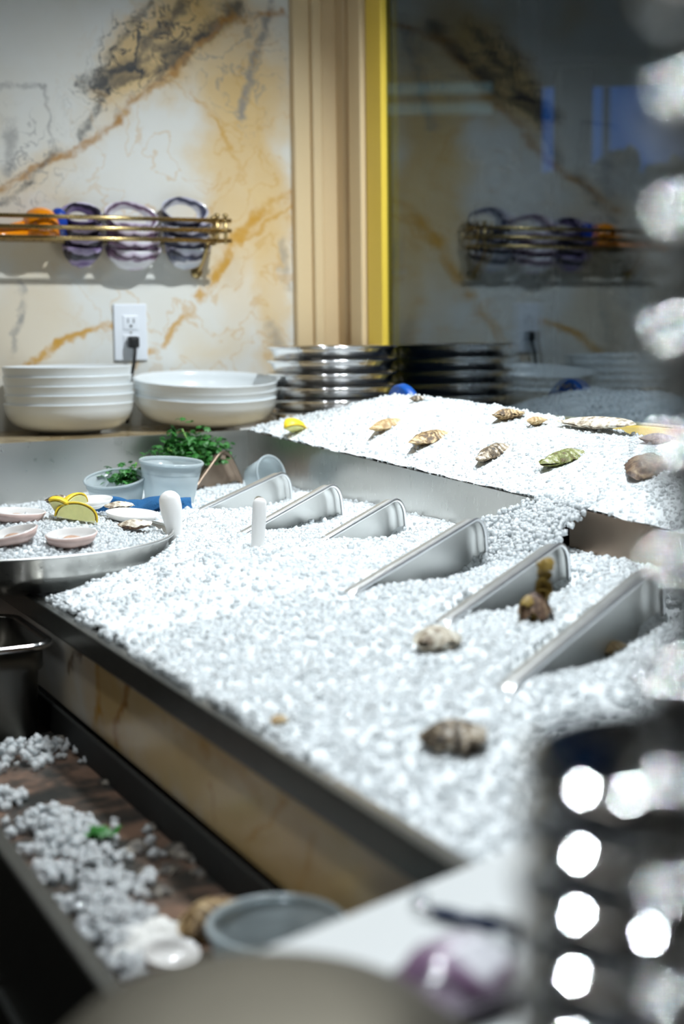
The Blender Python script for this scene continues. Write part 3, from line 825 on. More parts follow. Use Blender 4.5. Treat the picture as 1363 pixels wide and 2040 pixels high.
def shell_stack(px, W, D, n, mt, words, hi):
    c = ony(px[0], px[1], 2.750)
    proto = None
    for k in range(n):
        if proto is None: o = mk('clam_shell', *valve(W, D), mt); proto = o
        else: o = proto.copy(); COL.objects.link(o)
        if k < n - 1:
            o.location = c + Vector((random.uniform(-.004, .004), -.002 * k, k * .021)); o.rotation_euler = (math.radians(16), math.radians(random.uniform(-5, 5)), random.uniform(-.2, .2))
        else:
            o.location = c + Vector((0, .010, k * .021 + hi)); o.rotation_euler = (math.radians(62), math.radians(random.uniform(-6, 6)), .1)
        o.scale = (1, .72, 1)
        nm = 'lowest' if k == 0 else ('topmost, tipped forward' if k == n - 1 else ['second', 'third', 'fourth'][k - 1] + ' from the bottom')
        tag(o, f'{words}, {nm}', 'shell', 'clam shells on the brass shelf')
shell_stack((168, 492), .078, .042, 4, 'quahog_violet', 'violet clam shell in the nest beside the orange press', .002)
shell_stack((268, 496), .110, .045, 4, 'quahog_white', 'white clam shell in the middle nest', .000)
shell_stack((375, 492), .098, .048, 4, 'quahog_blue', 'blue grey clam shell in the end nest', .010)
# orange citrus press lying on the shelf
oc = ony(82, 474, 2.748)
op = empty('citrus_press', oc, label='orange enamelled citrus press lying on the brass shelf', cat='citrus press')
mk('press_cup', *lathe([(0, .058), (.012, .057), (.024, .051), (.032, .040), (.0355, .026), (.036, 0), (.033, 0), (.0325, .026), (.029, .038), (.020, .048), (0, .053)], 40), 'orange_enamel', op)
hv = [(-.03, 0, .022), (-.06, -.004, .016), (-.12, -.008, .010), (-.19, -.01, .004)]
mk('handle', *tube(hv, [.012, .0095, .0085, .007], 12), 'orange_enamel', op)
mk('handle', *tube([(-.03, -.012, .008), (-.09, -.014, .002), (-.18, -.014, -.001)], [.008, .006, .005], 10), 'orange_enamel', op)
bp = ony(118, 474, 2.755); bo = empty('citrus_press', bp, label='blue citrus press cup tucked behind the orange one on the shelf', cat='citrus press')
mk('press_cup', *lathe([(0, .058), (.008, .056), (.014, .049), (.017, .036), (.018, 0), (.016, 0), (.0155, .036), (.011, .046), (0, .053)], 32), 'blue_enamel', bo)
mk('handle', *tube([(.0, .012, .01), (-.06, .014, .008), (-.12, .014, .006)], [.008, .007, .006], 10), 'blue_enamel', bo)

# ================================================================== OUTLET
oc = ony(259, 662, WALL_Y)
ou = empty('wall_outlet', (oc.x, WALL_Y, oc.z), label='white outlet plate on the marble wall with a black plug', cat='outlet')
mod_bevel(MB().box((-.035, -.006, -.057), (.035, 0, .057)).build('cover_plate', 'outlet_white', ou), .0025, 3)
for z in (.0195, -.0195):
    s_ = mod_bevel(MB().box((-.0165, -.0078, z - .0145), (.0165, -.005, z + .0145)).build('socket', 'outlet_white', ou), .002)
    if z > 0:
        for x in (-.006, .006): MB().box((x - .001, -.0083, z - .001), (x + .001, -.007, z + .008)).build('slot', 'slot_dark', s_)
        mk('slot', *lathe([(0, 0), (.0028, 0), (.0028, .001), (0, .001)], 12), 'slot_dark', s_, loc=(0, -.0074, z - .007), rot=(math.radians(90), 0, 0))
mk('screw', *lathe([(0, 0), (.0028, 0), (.0024, .001), (0, .0012)], 12), 'steel', ou, loc=(0, -.006, 0), rot=(math.radians(90), 0, 0))
pl_ = empty('power_cord', (oc.x, WALL_Y - .008, oc.z - .020), label='black plug and cord hanging from the white outlet', cat='cord')
mod_bevel(MB().box((-.011, -.022, -.012), (.011, -.002, .012)).build('plug', 'black_rubber', pl_), .005, 3)
mk('cord', *tube([(0, -.02, -.008), (-.002, -.027, -.020), (-.006, -.028, -.045), (-.012, -.024, -.075), (-.016, -.020, -.105), (-.02, -.016, -.1625)], .0036, 10), 'black_rubber', pl_)

# ================================================================== OYSTERS
def oyster_verts(L, Wd, H, seed, n=30, rings=8, top=True):
    rg = random.Random(seed); V, F = [], []
    ph = [rg.uniform(0, 6.28) for _ in range(4)]
    def out(a):
        x = math.cos(a); base = 1 / math.sqrt((math.cos(a) / .5) ** 2 + (math.sin(a) / (.5 * Wd / L * (1 + .22 * x))) ** 2)
        return L * base * (1 + .06 * math.sin(3 * a + ph[0]) + .045 * math.sin(7 * a + ph[1]) + .03 * math.sin(11 * a + ph[2]))
    sg = 1 if top else -1
    V.append((-.08 * L, 0, sg * H))
    for k in range(1, rings + 1):
        q = k / rings; st = math.floor(q * 4) / 4
        for i in range(n):
            a = 2 * math.pi * i / n; r = out(a) * q
            z = sg * H * (1 - (q * .62 + st * .38) ** 1.8) + .03 * H * math.sin(9 * a + ph[3] + 6 * q) + .18 * H * math.sin(a * 5 + ph[1]) * q ** 4
            V.append((-.08 * L * (1 - q) + r * math.cos(a), r * math.sin(a), z))
    for i in range(n):
        f = (0, 1 + i, 1 + (i + 1) % n); F.append(f if top else f[::-1])
    for k in range(rings - 1):
        for i in range(n):
            i2 = (i + 1) % n; a0 = 1 + k * n; f = (a0 + i, a0 + n + i, a0 + n + i2, a0 + i2); F.append(f if top else f[::-1])
    return V, F
def oyster(p, L, Wd, H, head, mt, label, seed, tilt=(0, 0), group=None, name='oyster', mt2=None, lift=.004):
    e = empty(name, p + Vector((0, 0, lift)), (tilt[0], tilt[1], math.radians(head)), label, 'oyster', group)
    mk('upper_shell', *oyster_verts(L, Wd, H, seed, top=True), mt, e)
    mk('lower_shell', *oyster_verts(L * .98, Wd * .97, H * 1.1, seed + 1, top=False), mt2 or mt, e)
    return e
G = 'display oysters laid on the window ice'
oyster(on_bed(773, 850), .086, .038, .008, 18, 'oyster_tan', 'slim pale tan oyster, leftmost on the window ice', 11, (math.radians(8), math.radians(-8)), G)
oyster(on_bed(860, 876), .094, .048, .009, 14, 'oyster_striped', 'oval brown and cream ringed oyster on the window ice', 12, (math.radians(8), math.radians(-8)), G)
oyster(on_bed(983, 906), .088, .034, .009, 24, 'oyster_dark', 'narrow dark oyster with white patches on the window ice', 13, (math.radians(6), math.radians(-12)), G)
oyster(on_bed(1124, 917), .094, .040, .009, 16, 'oyster_green', 'green tinged oyster with white flecks on the window ice', 14, (math.radians(6), math.radians(-8)), G)
oyster(on_bed(1292, 938), .078, .058, .012, 30, 'oyster_brown', 'rounded dark brown ringed oyster at the right of the window ice', 15, (math.radians(10), math.radians(-16)), G)
oyster(on_bed(1010, 830, .004), .060, .030, .008, 10, 'oyster_striped', 'thin brown oyster edge on the ice ridge left of the long pale shell', 16, (0, 0), G, lift=.004)
oyster(on_bed(1068, 842, .004), .038, .022, .006, 15, 'oyster_tan', 'small tan shell sliver on the ice ridge beside the window sill', 17, (0, 0), G, lift=.003)
oyster(on_bed(1188, 852, .004), .115, .042, .008, -62, 'oyster_pale', 'long pale grey oyster shell lying on the ice ridge', 18, (math.radians(10), 0), G, lift=.007)
oyster(on_bed(1312, 878, .003), .050, .030, .007, -20, 'oyster_brown', 'flat dark oyster shell on the ridge nearest the gold sill', 19, (0, 0), G, lift=.003)
oyster(on_bed(832, 796, .003), .036, .020, .005, 15, 'oyster_dark', 'tiny dark shell sliver on the ice behind the striped oyster', 20, (0, 0), G, lift=.002)
oyster(on_tub(870, 1292), .046, .040, .013, 20, 'oyster_pale', 'round pale brown oyster in the middle of the tub ice', 21, (0, 0), lift=.008)
oyster(on_tub(906, 1490), .050, .042, .013, -10, 'oyster_dark', 'dark oyster with a grey top at the near end of the tub', 22, (0, 0), lift=.008)
oyster(on_tub(500, 996), .050, .022, .008, 20, 'oyster_striped', 'thin brown oyster behind the slim white knife handle', 23, (0, 0), lift=.002)
oyster(on_tub(814, 1126), .022, .017, .008, 50, 'oyster_brown', 'small brown shell bit by the long pan edge', 24, (0, 0), lift=.003)
oyster(on_tub(1220, 1300), .040, .030, .008, 30, 'oyster_tan', 'broken tan shell inside the largest pan', 25, (0, 0), lift=.004)
oyster(on_tub(555, 1442), .018, .014, .004, 30, 'oyster_tan', 'tan shell chip at the front rim of the tub', 26, (0, 0), lift=.003)

# seaweed clump on an oyster
sp = on_tub(1068, 1236); sw = empty('seaweed_clump', sp, label='clump of brown seaweed standing beside the largest pan', cat='seaweed')
mk('holdfast', *oyster_verts(.034, .028, .020, 31), 'oyster_brown', sw, loc=(0, 0, .006))
for k, (dx, dy, dz, L_) in enumerate(((-.008, 0, .016, .018), (.008, .004, .020, .020), (.008, 0, .030, .020), (.010, .002, .040, .016), (.012, 0, .050, .018), (.004, .003, .048, .012), (-.012, -.004, .006, .022))):
    mk('frond', *oyster_verts(L_, L_ * .8, L_ * .45, 80 + k), 'seaweed', sw, loc=(dx, dy, dz), rot=(k * .7, k * .9, k * 1.1))

# ================================================================== OYSTER KNIVES STUCK IN THE ICE
def knife(base, h, w0, w1, flat, lean, label, rz=0):
    e = empty('oyster_knife', base - Vector((0, 0, .012)), (lean[0], lean[1], rz), label, 'knife', 'white handled oyster knives stuck in the ice')
    pf = [(0, 0), (w0 * .5, .002)] + [(w0 * .5 + (w1 - w0) * .5 * S(np.array((q - .2) / .7)) - (.004 if .1 < q < .3 else 0) * 0, .002 + q * (h - w1 * .5)) for q in (.15, .3, .45, .6, .75, .9)]
    for k in range(1, 6):
        a = k / 5 * math.pi / 2; pf.append((w1 * .5 * math.cos(a), h - w1 * .5 + .002 + w1 * .5 * math.sin(a)))
    pf[-1] = (0, pf[-1][1])
    V, F = lathe(pf, 28); V = [(x, y * flat, z) for x, y, z in V]
    mk('handle', V, F, 'white_plastic', e)
    mod_bevel(MB().box((-.006, -.0012, -.07), (.006, .0012, .004)).build('blade', 'steel_pan', e), .001)
knife(on_tub(352, 1068), .070, .020, .0285, .8, (math.radians(3), math.radians(-7)), 'white bulb ended oyster knife handle beside the round tray', math.radians(-26))
knife(on_tub(512, 1088), .070, .0165, .0175, .7, (math.radians(2), math.radians(4)), 'slim white oyster knife handle standing mid tub', math.radians(-26))

# ================================================================== DELI CUPS, PARSLEY, TOWEL AT THE BACK OF THE TUB
def cup(name, loc, Rt, Rb, H, rot, label, contents=None):
    e = empty(name, loc, rot, label, 'cup')
    o = mk('cup_wall', *lathe([(0, .001), (Rb * .9, .001), (Rb, .003), (Rb + (Rt - Rb) * .5, H * .5), (Rt, H * .93)], 56), 'clear_plastic', e); mod_solid(o, .0009)
    mk('cup_rim', *lathe([(Rt - .001, H * .92), (Rt + .0025, H * .93), (Rt + .003, H * .97), (Rt + .001, H), (Rt - .0015, H * .985), (Rt - .001, H * .92)], 56), 'clear_plastic', e)
    mk('cup_ridge', *lathe([(Rb + (Rt - Rb) * .72, H * .70), (Rb + (Rt - Rb) * .72 + .0012, H * .715), (Rb + (Rt - Rb) * .74, H * .73)], 56), 'clear_plastic', e)
    return e
cpos = ony(336, 1008, 2.05)
cup('deli_cup', cpos + Vector((.012, .03, 0)), .0475, .037, .068, (math.radians(4), math.radians(3), 0), 'tall clear plastic deli cup at the back of the tub')
c2 = ony(230, 1003, 2.09) + Vector((.01, .02, 0))
cup('deli_cup', c2, .046, .038, .040, (math.radians(10), math.radians(-8), 0), 'low clear plastic deli cup with parsley tipped beside the tall cup')
cw = cup('deli_cup', ony(506, 955, 2.17), .030, .024, .045, (math.radians(75), 0, math.radians(20)), 'frosted plastic cup lying in the ice behind the second pan')

def leaf_cluster(n, box, seed, size=(.006, .013)):
    rg = np.random.default_rng(seed); V, F = [], []
    for k in range(n):
        c = np.array([rg.normal(0, box[0]), rg.normal(0, box[1]), abs(rg.normal(0, box[2]))]); s = rg.uniform(*size)
        a = rg.uniform(0, 6.28); tl = rg.uniform(-.8, .8); M = np.array(Euler((tl, rg.uniform(-.8, .8), a)).to_matrix())
        loc = np.array([[-.1, -1, 0], [.5, -.55, .18], [1, -.62, .05], [.75, 0, .22], [1.05, .45, .0], [.4, .6, .2], [0, 1, 0], [-.45, .5, .18], [-1, .45, 0], [-.6, 0, .2], [-.95, -.5, .02], [-.4, -.5, .15]]) * s
        b = len(V); V += [tuple(c + M @ q) for q in loc]; V.append(tuple(c + M @ np.array([0, 0, .3 * s])))
        m = len(loc); F += [(b + i, b + (i + 1) % m, b + m) for i in range(m)]
    return V, F
def parsley(loc, n, box, label, stems, seed, size=(.0035, .0075)):
    e = empty('parsley_bunch', loc, label=label, cat='parsley')
    o = mk('leaves', *leaf_cluster(n, box, seed, size), 'parsley', e, False); mod_solid(o, .0005); o['kind'] = 'stuff'
    for s_ in stems: mk('stem', *tube(s_, .0016, 8), 'stem_green', e)
pp = ony(378, 905, 2.29); pp.z = Z(.285)
pp.z = ony(378, 925, 2.29).z
parsley(pp, 900, (.027, .016, .022), 'bunch of curly green parsley behind the tall deli cup',
        [[(.02, -.01, .0), (-.002, -.012, .03), (-.018, -.014, .062)], [(.03, -.02, 0), (.012, -.022, .018), (.004, -.02, .032)], [(-.04, -.01, 0), (-.03, -.015, .02), (-.045, -.015, .03)]], 3)
pk = c2 + Vector((.022, .02, .026))
parsley(pk, 130, (.014, .012, .012), 'sprig of parsley in the low deli cup', [[(0, 0, 0), (.01, .0, .015), (.02, .01, .03)]], 4)
parsley(ony(430, 905, 2.31), 60, (.012, .008, .010), 'small parsley sprig against the divider corner', [[(0, 0, -.02), (.004, 0, 0), (.01, 0, .012)]], 5)
# blue towel
tw = onz(275, 1022, .288)
prof = []
def towel():
    V, F = [], []; n, m = 40, 14
    for i in range(n):
        q = i / (n - 1); x = -.075 + .15 * q
        for k in range(m):
            a = 2 * math.pi * k / m; r = .011 + .003 * math.sin(9 * q + 3 * a) + .002 * math.sin(a * 4 + q * 20)
            V.append((x, .012 * math.sin(q * 7) + r * 1.5 * math.cos(a), .012 + .006 * math.sin(q * 11) + r * math.sin(a)))
    for i in range(n - 1):
        for k in range(m): F.append((i * m + k, i * m + (k + 1) % m, (i + 1) * m + (k + 1) % m, (i + 1) * m + k))
    F.append(tuple(range(m))[::-1]); F.append(tuple(range((n - 1) * m, n * m)))
    return V, F
tag(mk('towel', *towel(), 'towel_blue', loc=ony(282, 1024, 2.0), rot=(0, 0, math.radians(-10))), 'rolled blue cloth towel behind the round ice tray', 'towel')
# lemon on the window ice, blue round tin facing the window
def lemon_wedge(loc, rot, R, label):
    e = empty('lemon_wedge', loc, rot, label, 'lemon', 'lemon pieces')
    V, F = [], []; n, m = 14, 10; a0, a1 = -math.radians(38), math.radians(38)
    for i in range(n + 1):
        b = math.pi * i / n
        for k in range(m + 1):
            a = a0 + (a1 - a0) * k / m; rr = R * math.sin(b) ** .8
            V.append((-R * 1.25 * math.cos(b), rr * math.sin(a), rr * math.cos(a)))
    for i in range(n):
        for k in range(m): F.append((i * (m + 1) + k, i * (m + 1) + k + 1, (i + 1) * (m + 1) + k + 1, (i + 1) * (m + 1) + k))
    o = mk('rind', V, F, 'lemon_rind', e); mod_solid(o, .0022, -1)
    for (aa, nm) in ((a0, 'flesh'), (a1, 'flesh')):
        V = [(0, 0, 0)]; F = []
        for i in range(n + 1):
            b = math.pi * i / n; rr = R * .93 * math.sin(b) ** .8; V.append((-R * 1.18 * math.cos(b), rr * math.sin(aa), rr * math.cos(aa)))
        for i in range(n): F.append((0, 1 + i, 2 + i))
        fo = mk(nm, V, F, 'lemon_flesh', e, False); mod_solid(fo, .002)
    V = [(-R * 1.1, 0, .001), (R * 1.1, 0, .001)]
    mk('core', *tube([(-R * 1.1, 0, .001), (0, 0, .002), (R * 1.1, 0, .001)], .0018, 8), 'lemon_pith', e)
    return e
lemon_wedge(on_bed(583, 866, .0) + Vector((0, 0, .004)), (.4, .3, .6), .022, 'lemon wedge lying on the ice at the back corner of the divider')
tin_c = Vector((1.215, 2.195, Z(.146)))
tin = empty('round_tin', tin_c, (0, math.radians(78), 0), 'blue round tin standing in the ice facing the window', 'tin')
mk('tin_body', *lathe([(0, 0), (.050, 0), (.052, .003), (.052, .014), (.050, .017), (.046, .0165), (0, .0165)], 56), 'blue_print', tin)
mk('tin_center', *lathe([(0, .0165), (.027, .0168), (.028, .0176), (.026, .0184), (0, .0186)], 40), 'sign_cream', tin)
for k, a in enumerate((150, 172, 194, 216, 238)):
    a = math.radians(a + 0); 
    q = MB().box((-.0035, -.0012, 0), (.0035, .0012, .0012)); q.box((-.0012, -.004, 0), (.0012, .004, .0012))
    q.build('gilt_mark', 'sign_gold', tin, loc=(.038 * math.cos(a), .038 * math.sin(a), .0166), rot=(0, 0, a))

# ================================================================== ROUND STEEL TRAY WITH ICE AND SHELLFISH
TC = Vector((.42, 1.765, Z(.2985)))
TR = .198
tr = empty('round_tray', TC, label='round steel tray of ice and opened shellfish on the tub edge', cat='tray')
mk('tray_body', *lathe([(0, 0), (.150, 0), (.156, .002), (.168, .012), (.180, .018), (.184, .024), (.193, .040), (TR, .0475), (TR + .001, .049), (TR - .001, .0495), (.190, .040), (.178, .024), (.155, .006), (0, .004)], 120), 'steel', tr)
mk('tray_rim', *lathe([(TR + .0022 * math.cos(a), .0485 + .0018 * math.sin(a)) for a in [2 * math.pi * q / 10 for q in range(11)]], 120), 'steel_pan', tr)
def tray_h(X, Y):
    r = np.hypot(X, Y) / .19
    return .043 + .030 * (1 - np.clip(r, 0, 1) ** 2) + .002 * vnoise(X, Y, 1.4, 7)
n = 8200
a = RNG.uniform(0, 2 * math.pi, n); r = .190 * np.sqrt(RNG.uniform(0, 1, n))
P = np.stack([r * np.cos(a), r * np.sin(a), np.zeros(n)], 1); P[:, 2] = tray_h(P[:, 0], P[:, 1]) - .0025 + RNG.normal(0, .001, n)
V1, T1 = nuggets(P, RNG.uniform(.0024, .0044, n), 1)
rr = np.linspace(0, .190, 24); aa = np.linspace(0, 2 * math.pi, 64, endpoint=False)
Rg, Ag = np.meshgrid(rr, aa, indexing='ij'); Xg, Yg = Rg * np.cos(Ag), Rg * np.sin(Ag)
V2 = np.stack([Xg, Yg, tray_h(Xg, Yg) - .003], -1).reshape(-1, 3); ii = np.arange(24 * 64).reshape(24, 64); jj = np.roll(ii, -1, 1)
T2 = np.concatenate([np.stack([ii[:-1], ii[1:], jj[1:]], -1).reshape(-1, 3), np.stack([ii[:-1], jj[1:], jj[:-1]], -1).reshape(-1, 3)])
V, T = joinnp([(V2, T2), (V1, T1)])
ti = npmesh('crushed_ice', V, T, 'ice', base=len(T2)); ti.location = TC; tag(ti, 'mound of crushed ice in the round steel tray', 'ice', kind='stuff')
def on_tray(px, py, lift=0.0):
    d = ray(px, py); d = d / np.linalg.norm(d)
    for k in range(2500):
        p = d * (1.0 + k * .0006); X, Y = p[0] - TC.x, p[1] - TC.y
        if math.hypot(X, Y) < .192 and p[2] + EYE - TC.z <= float(tray_h(np.array(X), np.array(Y))) + lift: return Vector((p[0], p[1], p[2] + EYE))
    return onz(px, py, .24)
def clam(p, W, D, rot, label, meat=True, mt='clam_white'):
    e = empty('open_clam' if meat else 'clam_shell_half', p, rot, label, 'clam' if meat else 'shell', 'opened clams on the round tray' if meat else None)
    o = mk('shell', *valve(W, D, .002), mt, e)
    if meat:
        mk('nacre', *valve(W * .965, D * .86, .0008), 'clam_white', e, loc=(0, 0, .0012))
        mk('clam_meat', *oyster_verts(W * .42, W * .26, .004, int(W * 1e4)), 'clam_meat', e, loc=(0, .004, -D * .28))
R_ = math.radians
clam(on_tray(145, 1082, .002) + Vector((0, 0, .010)), .060, .020, (R_(6), R_(-3), .2), 'opened clam with a pink shell at the front of the round tray', True, 'clam_pink')
clam(on_tray(22, 1078, .002) + Vector((0, 0, .009)), .060, .018, (R_(6), R_(-12), -.3), 'opened pink clam cut by the frame at the left of the tray', True, 'clam_pink')
clam(on_tray(38, 1032, .002) + Vector((0, 0, .007)), .066, .020, (R_(4), R_(4), .1), 'opened pink clam at the back left of the tray', True, 'clam_pink')
clam(on_tray(266, 1034, .003) + Vector((0, 0, .007)), .068, .014, (R_(8), R_(4), .1), 'clean white clam shell at the right of the round tray', False)
clam(on_tray(185, 1004, .004) + Vector((0, 0, .006)), .062, .014, (R_(4), R_(-3), .4), 'shallow white shell behind the lemon pieces', False)
oyster(on_tray(268, 1052, .003), .044, .026, .006, 5, 'oyster_pale', 'opened oyster with a ragged brown edge on the round tray', 41, (R_(8), 0), lift=.005, mt2='oyster_brown')
oyster(on_tray(238, 1014, .003), .046, .026, .006, 15, 'oyster_pale', 'pale oyster shell at the back right of the round tray', 42, (R_(4), 0), lift=.005, mt2='oyster_dark')
oyster(on_tray(118, 1004, .003), .050, .028, .007, 25, 'oyster_dark', 'dark oyster shell behind the lemon pieces on the tray', 43, (R_(6), 0), lift=.006)
lemon_wedge(on_tray(120, 1034, .0) + Vector((-.002, 0, .004)), (R_(15), R_(55), R_(20)), .019, 'upright lemon wedge with bright rind on the round tray')
lemon_wedge(on_tray(140, 1038, .0) + Vector((.006, -.004, .002)), (R_(-45), R_(10), R_(-20)), .020, 'lemon wedge showing its flesh on the round tray')
lemon_wedge(on_tray(145, 1020, .0) + Vector((.008, .012, .003)), (R_(-30), R_(-15), R_(30)), .019, 'lemon wedge at the back of the lemon group on the tray')

# ================================================================== TROUGH AND STEEL PAN LEFT OF THE TUB
TFL = .432
TX0 = .232
trough = empty('drain_trough', (0, 0, 0), label='dark steel trough with spilled ice below the marble panel', cat='trough')
MB().box((TX0, .60, Z(TFL) - .004), (RIM_X - .0135, 2.30, Z(TFL))).build('trough_floor', 'trough_floor', trough)
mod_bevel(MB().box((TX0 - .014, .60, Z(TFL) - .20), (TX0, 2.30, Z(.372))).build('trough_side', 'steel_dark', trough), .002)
MB().box((RIM_X - .018, .60, Z(TFL)), (RIM_X - .0135, 2.30, Z(.40))).build('trough_void_shade', 'cabinet_black', trough)  # black strip standing in for the shade of the void under the panel
MB().box((TX0, .596, Z(TFL) - .02), (RIM_X - .014, .602, Z(.372))).build('trough_end', 'steel_dark', trough)
cab2 = empty('cabinet', (0, 0, 0), label='black cabinet front below the trough at the lower left', cat='cabinet')
MB().box((TX0 - .008, .60, 0), (RIM_X - .0135, 2.30, Z(TFL) - .006)).build('cabinet_body', 'cabinet_black', cab2)
mod_bevel(MB().box((TX0 - .020, .62, .1), (TX0 - .009, 1.02, Z(TFL) - .05)).build('cabinet_door', 'trough_side', cab2), .002)
mod_bevel(MB().box((TX0 - .020, 1.03, .1), (TX0 - .009, 1.60, Z(TFL) - .05)).build('cabinet_door', 'trough_side', cab2), .002)

def hotel_pan(c, sx, sy, H, label):
    e = empty('hotel_pan', c, label=label, cat='pan')
    loops = []
    def lp(ax, ay, r, z): return [(x - ax / 2, y - ay / 2, z) for (x, y) in rrect(ax, ay, r, 6)]
    loops = [lp(sx - .03, sy - .03, .02, .001), lp(sx - .016, sy - .016, .024, .006), lp(sx - .008, sy - .008, .024, H * .7), lp(sx, sy, .024, H * .74), lp(sx, sy, .024, H)]
    n = len(loops[0]); V = [v for l in loops for v in l]; F = [tuple(range(n))]
    for q in range(len(loops) - 1):
        for k in range(n): F.append((q * n + k, q * n + (k + 1) % n, (q + 1) * n + (k + 1) % n, (q + 1) * n + k))
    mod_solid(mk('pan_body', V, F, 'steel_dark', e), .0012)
    l2 = [lp(sx, sy, .024, H), lp(sx + .018, sy + .018, .028, H + .001), lp(sx + .019, sy + .019, .028, H - .004)]
    V = [v for l in l2 for v in l]; F = []
    for q in range(2):
        for k in range(n): F.append((q * n + k, q * n + (k + 1) % n, (q + 1) * n + (k + 1) % n, (q + 1) * n + k))
    mod_solid(mk('pan_rim', V, F, 'chrome', e), .0015)
hotel_pan((.299, 1.552, Z(TFL) + .001), .160, .17, .106, 'deep steel hotel pan with a bright rim in the trough')

# ice and shell bits in the trough
clusters = [(40, 1500, 150, .030, .016), (95, 1492, 40, .016, .008), (8, 1590, 50, .010, .010), (95, 1640, 130, .016, .016), (150, 1660, 80, .016, .012), (115, 1690, 80, .014, .014), (105, 1735, 40, .010, .008),
            (185, 1712, 80, .012, .012), (200, 1760, 80, .012, .010), (165, 1800, 50, .009, .010), (255, 1765, 30, .010, .006), (215, 1810, 60, .010, .010), (215, 1850, 150, .013, .016), (270, 1835, 60, .010, .010), (245, 1890, 90, .010, .012), (250, 1930, 70, .010, .010), (300, 1690, 10, .02, .004)]
ps, rs = [], []
for (px, py, k, sd, hh) in clusters:
    c = onz(px, py, TFL - .004); q = RNG.normal(0, sd, (k, 2)); zz = RNG.uniform(0, 1, k) * hh * np.exp(-(q ** 2).sum(1) / (2 * sd * sd) * .8)
    k = int(k * .8); q = q[:k]; zz = zz[:k]
    ps.append(np.stack([np.clip(c.x + q[:, 0], TX0 + .006, .40), c.y + q[:, 1], Z(TFL) + .003 + zz], 1)); rs.append(RNG.uniform(.0028, .0062, k))
P = np.concatenate(ps); R = np.concatenate(rs)
k = ~((P[:, 1] > 1.452) & (P[:, 1] < 1.66)); P, R = P[k], R[k]
V, T = nuggets(P, R, 2)
ii_ = npmesh('spilled_ice', V, T, 'ice_wet'); tag(ii_, 'loose wet ice lumps spilled along the dark trough', 'ice', kind='stuff')
frag = [(285, 1600, .022), (325, 1612, .028), (345, 1640, .022), (300, 1650, .018), (355, 1700, .030), (335, 1735, .020), (385, 1712, .020), (375, 1680, .016), (275, 1690, .028), (210, 1560, .014), (265, 1578, .016), (395, 1740, .018), (320, 1780, .022), (290, 1740, .020), (120, 1480, .03), (150, 1470, .03)]
for k, (px, py, L) in enumerate(frag):
    tag(mk('shell_fragment', *oyster_verts(L, L * .7, L * .28, 60 + k), 'fragment', loc=onz(px, py, TFL - .001), rot=(0, 0, k * 1.3)), 'small dark piece of broken shell on the trough floor', 'shell', 'broken shell pieces on the trough floor')
gl = mk('green_scrap', *leaf_cluster(14, (.006, .005, .002), 9, (.005, .008)), 'parsley', None, False, loc=onz(200, 1665, TFL - .012)); tag(gl, 'scrap of parsley on the spilled ice in the trough', 'parsley')

# crumpled white napkin and oyster shells at the near end of the trough
def crumple(w, h, seed, n=34):
    rg = np.random.default_rng(seed); xs = np.linspace(-1, 1, n); X, Y = np.meshgrid(xs, xs, indexing='ij'); Zv = 0
    for k in range(7):
        a = rg.uniform(0, 6.28); f = rg.uniform(2, 6); Zv = Zv + np.abs(np.sin(f * (X * math.cos(a) + Y * math.sin(a)) + rg.uniform(0, 6))) * rg.uniform(.1, .3)
    Zv = Zv / 1.6 * (1 - .75 * np.clip(np.hypot(X, Y), 0, 1) ** 3) * h
    r = 1 + .15 * np.sin(np.arctan2(Y, X) * 5 + seed)
    V = np.stack([X * w * r, Y * w * .75 * r, Zv], -1).reshape(-1, 3); i = np.arange(n * n).reshape(n, n)
    q = np.stack([i[:-1, :-1], i[1:, :-1], i[1:, 1:], i[:-1, 1:]], -1).reshape(-1, 4)
    return V.tolist(), q.tolist()
nk = mk('napkin', *crumple(.030, .022, 5), 'paper_white', loc=onz(300, 1880, TFL - .006), rot=(0, 0, .5)); mod_solid(nk, .0008); tag(nk, 'crumpled white napkin among the ice at the near end of the trough', 'napkin')
clam(onz(345, 1900, TFL - .024), .040, .012, (R_(15), R_(5), .4), 'white clam shell lying on the crumpled napkin', False)
oyster(onz(415, 1860, TFL - .018), .050, .036, .014, 25, 'oyster_striped', 'brown oyster shell beside the crumpled napkin', 51, (R_(8), R_(-8)), lift=.010)
oyster(onz(450, 1830, TFL - .012), .044, .034, .010, -40, 'oyster_brown', 'dark brown shell between the napkin and the near deli cup', 52, (0, 0), lift=.006)
dc = onz(598, 1825, .372); cup('deli_cup', Vector((min(dc.x, .346), dc.y, Z(TFL) + .001)), .0425, .034, .060, (0, 0, 0), 'clear plastic deli cup in the trough beside the white board')

# ================================================================== FRONT COUNTER, BOARD, NEAR DISHES
FC = .312
fc = empty('front_counter', (0, 0, 0), label='steel counter at the near end of the tub', cat='counter')
mod_bevel(MB().box((.185, .0, Z(FC) - .03), (1.35, .590, Z(FC))).build('counter_top', 'steel', fc), .003)
MB().box((.20, .02, 0), (1.35, .585, Z(FC) - .03)).build('counter_base', 'cabinet_black', fc)
MB().box((RIM_X + .01, .590, Z(FC) - .03), (1.35, .6385, Z(FC))).build('counter_strip', 'steel', fc)
A = onz(478, 1905, .290); B = onz(1000, 1694, .290)
u2 = (B - A); u2.z = 0; u2.normalize(); v2 = Vector((u2.y, -u2.x, 0))
bd = empty('cutting_board', (A.x, A.y, Z(FC) + .001), (0, 0, math.atan2(u2.y, u2.x)), 'white plastic cutting board at the near end of the tub', 'cutting board')
mod_bevel(MB().box((-.06, -.30, 0), (.24, 0, .021)).build('board', 'board_white', bd), .004, 3)
BT = Z(FC) + .022
pa, pb = onz(862, 1816, FC - .026), onz(1035, 1856, FC - .026)
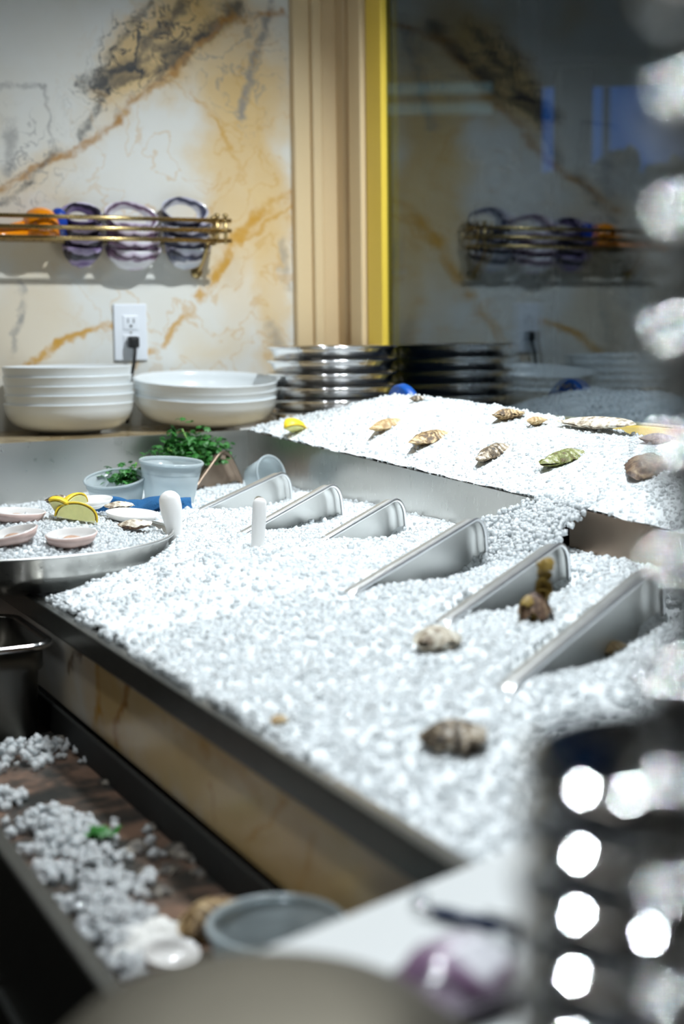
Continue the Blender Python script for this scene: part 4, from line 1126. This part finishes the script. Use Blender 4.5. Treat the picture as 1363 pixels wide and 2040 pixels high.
pn = empty('pen', pa, label='dark blue pen lying on the white cutting board', cat='pen')
dv = pb - pa; dv.z = 0; L = dv.length; pn.rotation_euler = (0, 0, math.atan2(dv.y, dv.x)); pn.location.z = BT + .0045
mk('barrel', *tube([(0, 0, 0), (.006, 0, 0), (L, 0, 0)], [.0026, .0036, .0036], 14), 'pen_blue', pn)
mk('tip', *tube([(-.012, 0, 0), (0, 0, 0)], [.001, .003], 12), 'chrome', pn)
mod_bevel(MB().box((L * .6, -.001, .0045), (L, .001, .0065)).build('clip', 'chrome', pn), .0005)
bs = empty('clam_shell_half', onz(890, 1950, FC - .030), (R_(165), R_(6), .5), 'large white and purple shell on the cutting board', 'shell')
bs.location.z = BT + .002
mk('shell', *valve(.072, .024, .003), 'quahog_white', bs)
for (px, py, rr, ly) in ((835, 1800, .0055, 'left of the pen tip'), (1000, 1890, .006, 'right of the shell')):
    p = onz(px, py, FC - .024); V, T = nuggets(np.array([[0, 0, 0.]]), np.array([rr]), 2)
    q = npmesh('ice_lump', V, T, 'ice_wet'); q.location = (p.x, p.y, BT + rr * .6); tag(q, 'wet ice lump on the cutting board ' + ly, 'ice lump')
# upturned steel bowl, right in front of the viewer
db = empty('steel_bowl', (.196, .470, Z(FC) + .0005), label='upturned steel bowl close to the viewer at the bottom edge', cat='bowl')
mk('bowl_body', *lathe([(0, .060), (.030, .0595), (.052, .057), (.072, .049), (.090, .032), (.099, .010), (.101, .002), (.104, .0), (.1045, .0015), (.102, .004)], 80), 'steel_rough', db)

# stacks of steel dishes close to the right of the viewer
pA = atd(1040, 1440, .36)
RA = .040
cA = Vector((pA.x, pA.y, 0)) + rgt * RA
nA = int((pA.z - Z(FC)) / .0155)
dish_stack((cA.x, cA.y, Z(FC)), RA, .0152, nA, .0155, (.0002, -.0003), 'chrome_bright', 'steel sauce cup', 'beside the board', 'cup', 'steel sauce cups stacked close to the viewer', 'sauce_cup')
pB = atd(1408, 300, .27)
zB = pB.z - Z(FC) + .08
ts = empty('tower_stand', (pB.x, pB.y, Z(FC)), label='ringed chrome post of a stand at the right edge close to the viewer', cat='stand')
mk('post', *lathe([(0, 0), (.006, 0), (.006, zB), (.004, zB + .004), (0, zB + .005)], 32), 'chrome_bright', ts)
mk('foot', *lathe([(0, 0), (.035, 0), (.035, .003), (.012, .008), (.006, .014)], 48), 'chrome_bright', ts)
k = .02
while k < zB:
    mk('ring', *lathe([(.0075 + .0042 * math.cos(a), k + .0055 * math.sin(a)) for a in [2 * math.pi * q / 16 for q in range(17)]], 40), 'chrome_bright', ts); k += .0222
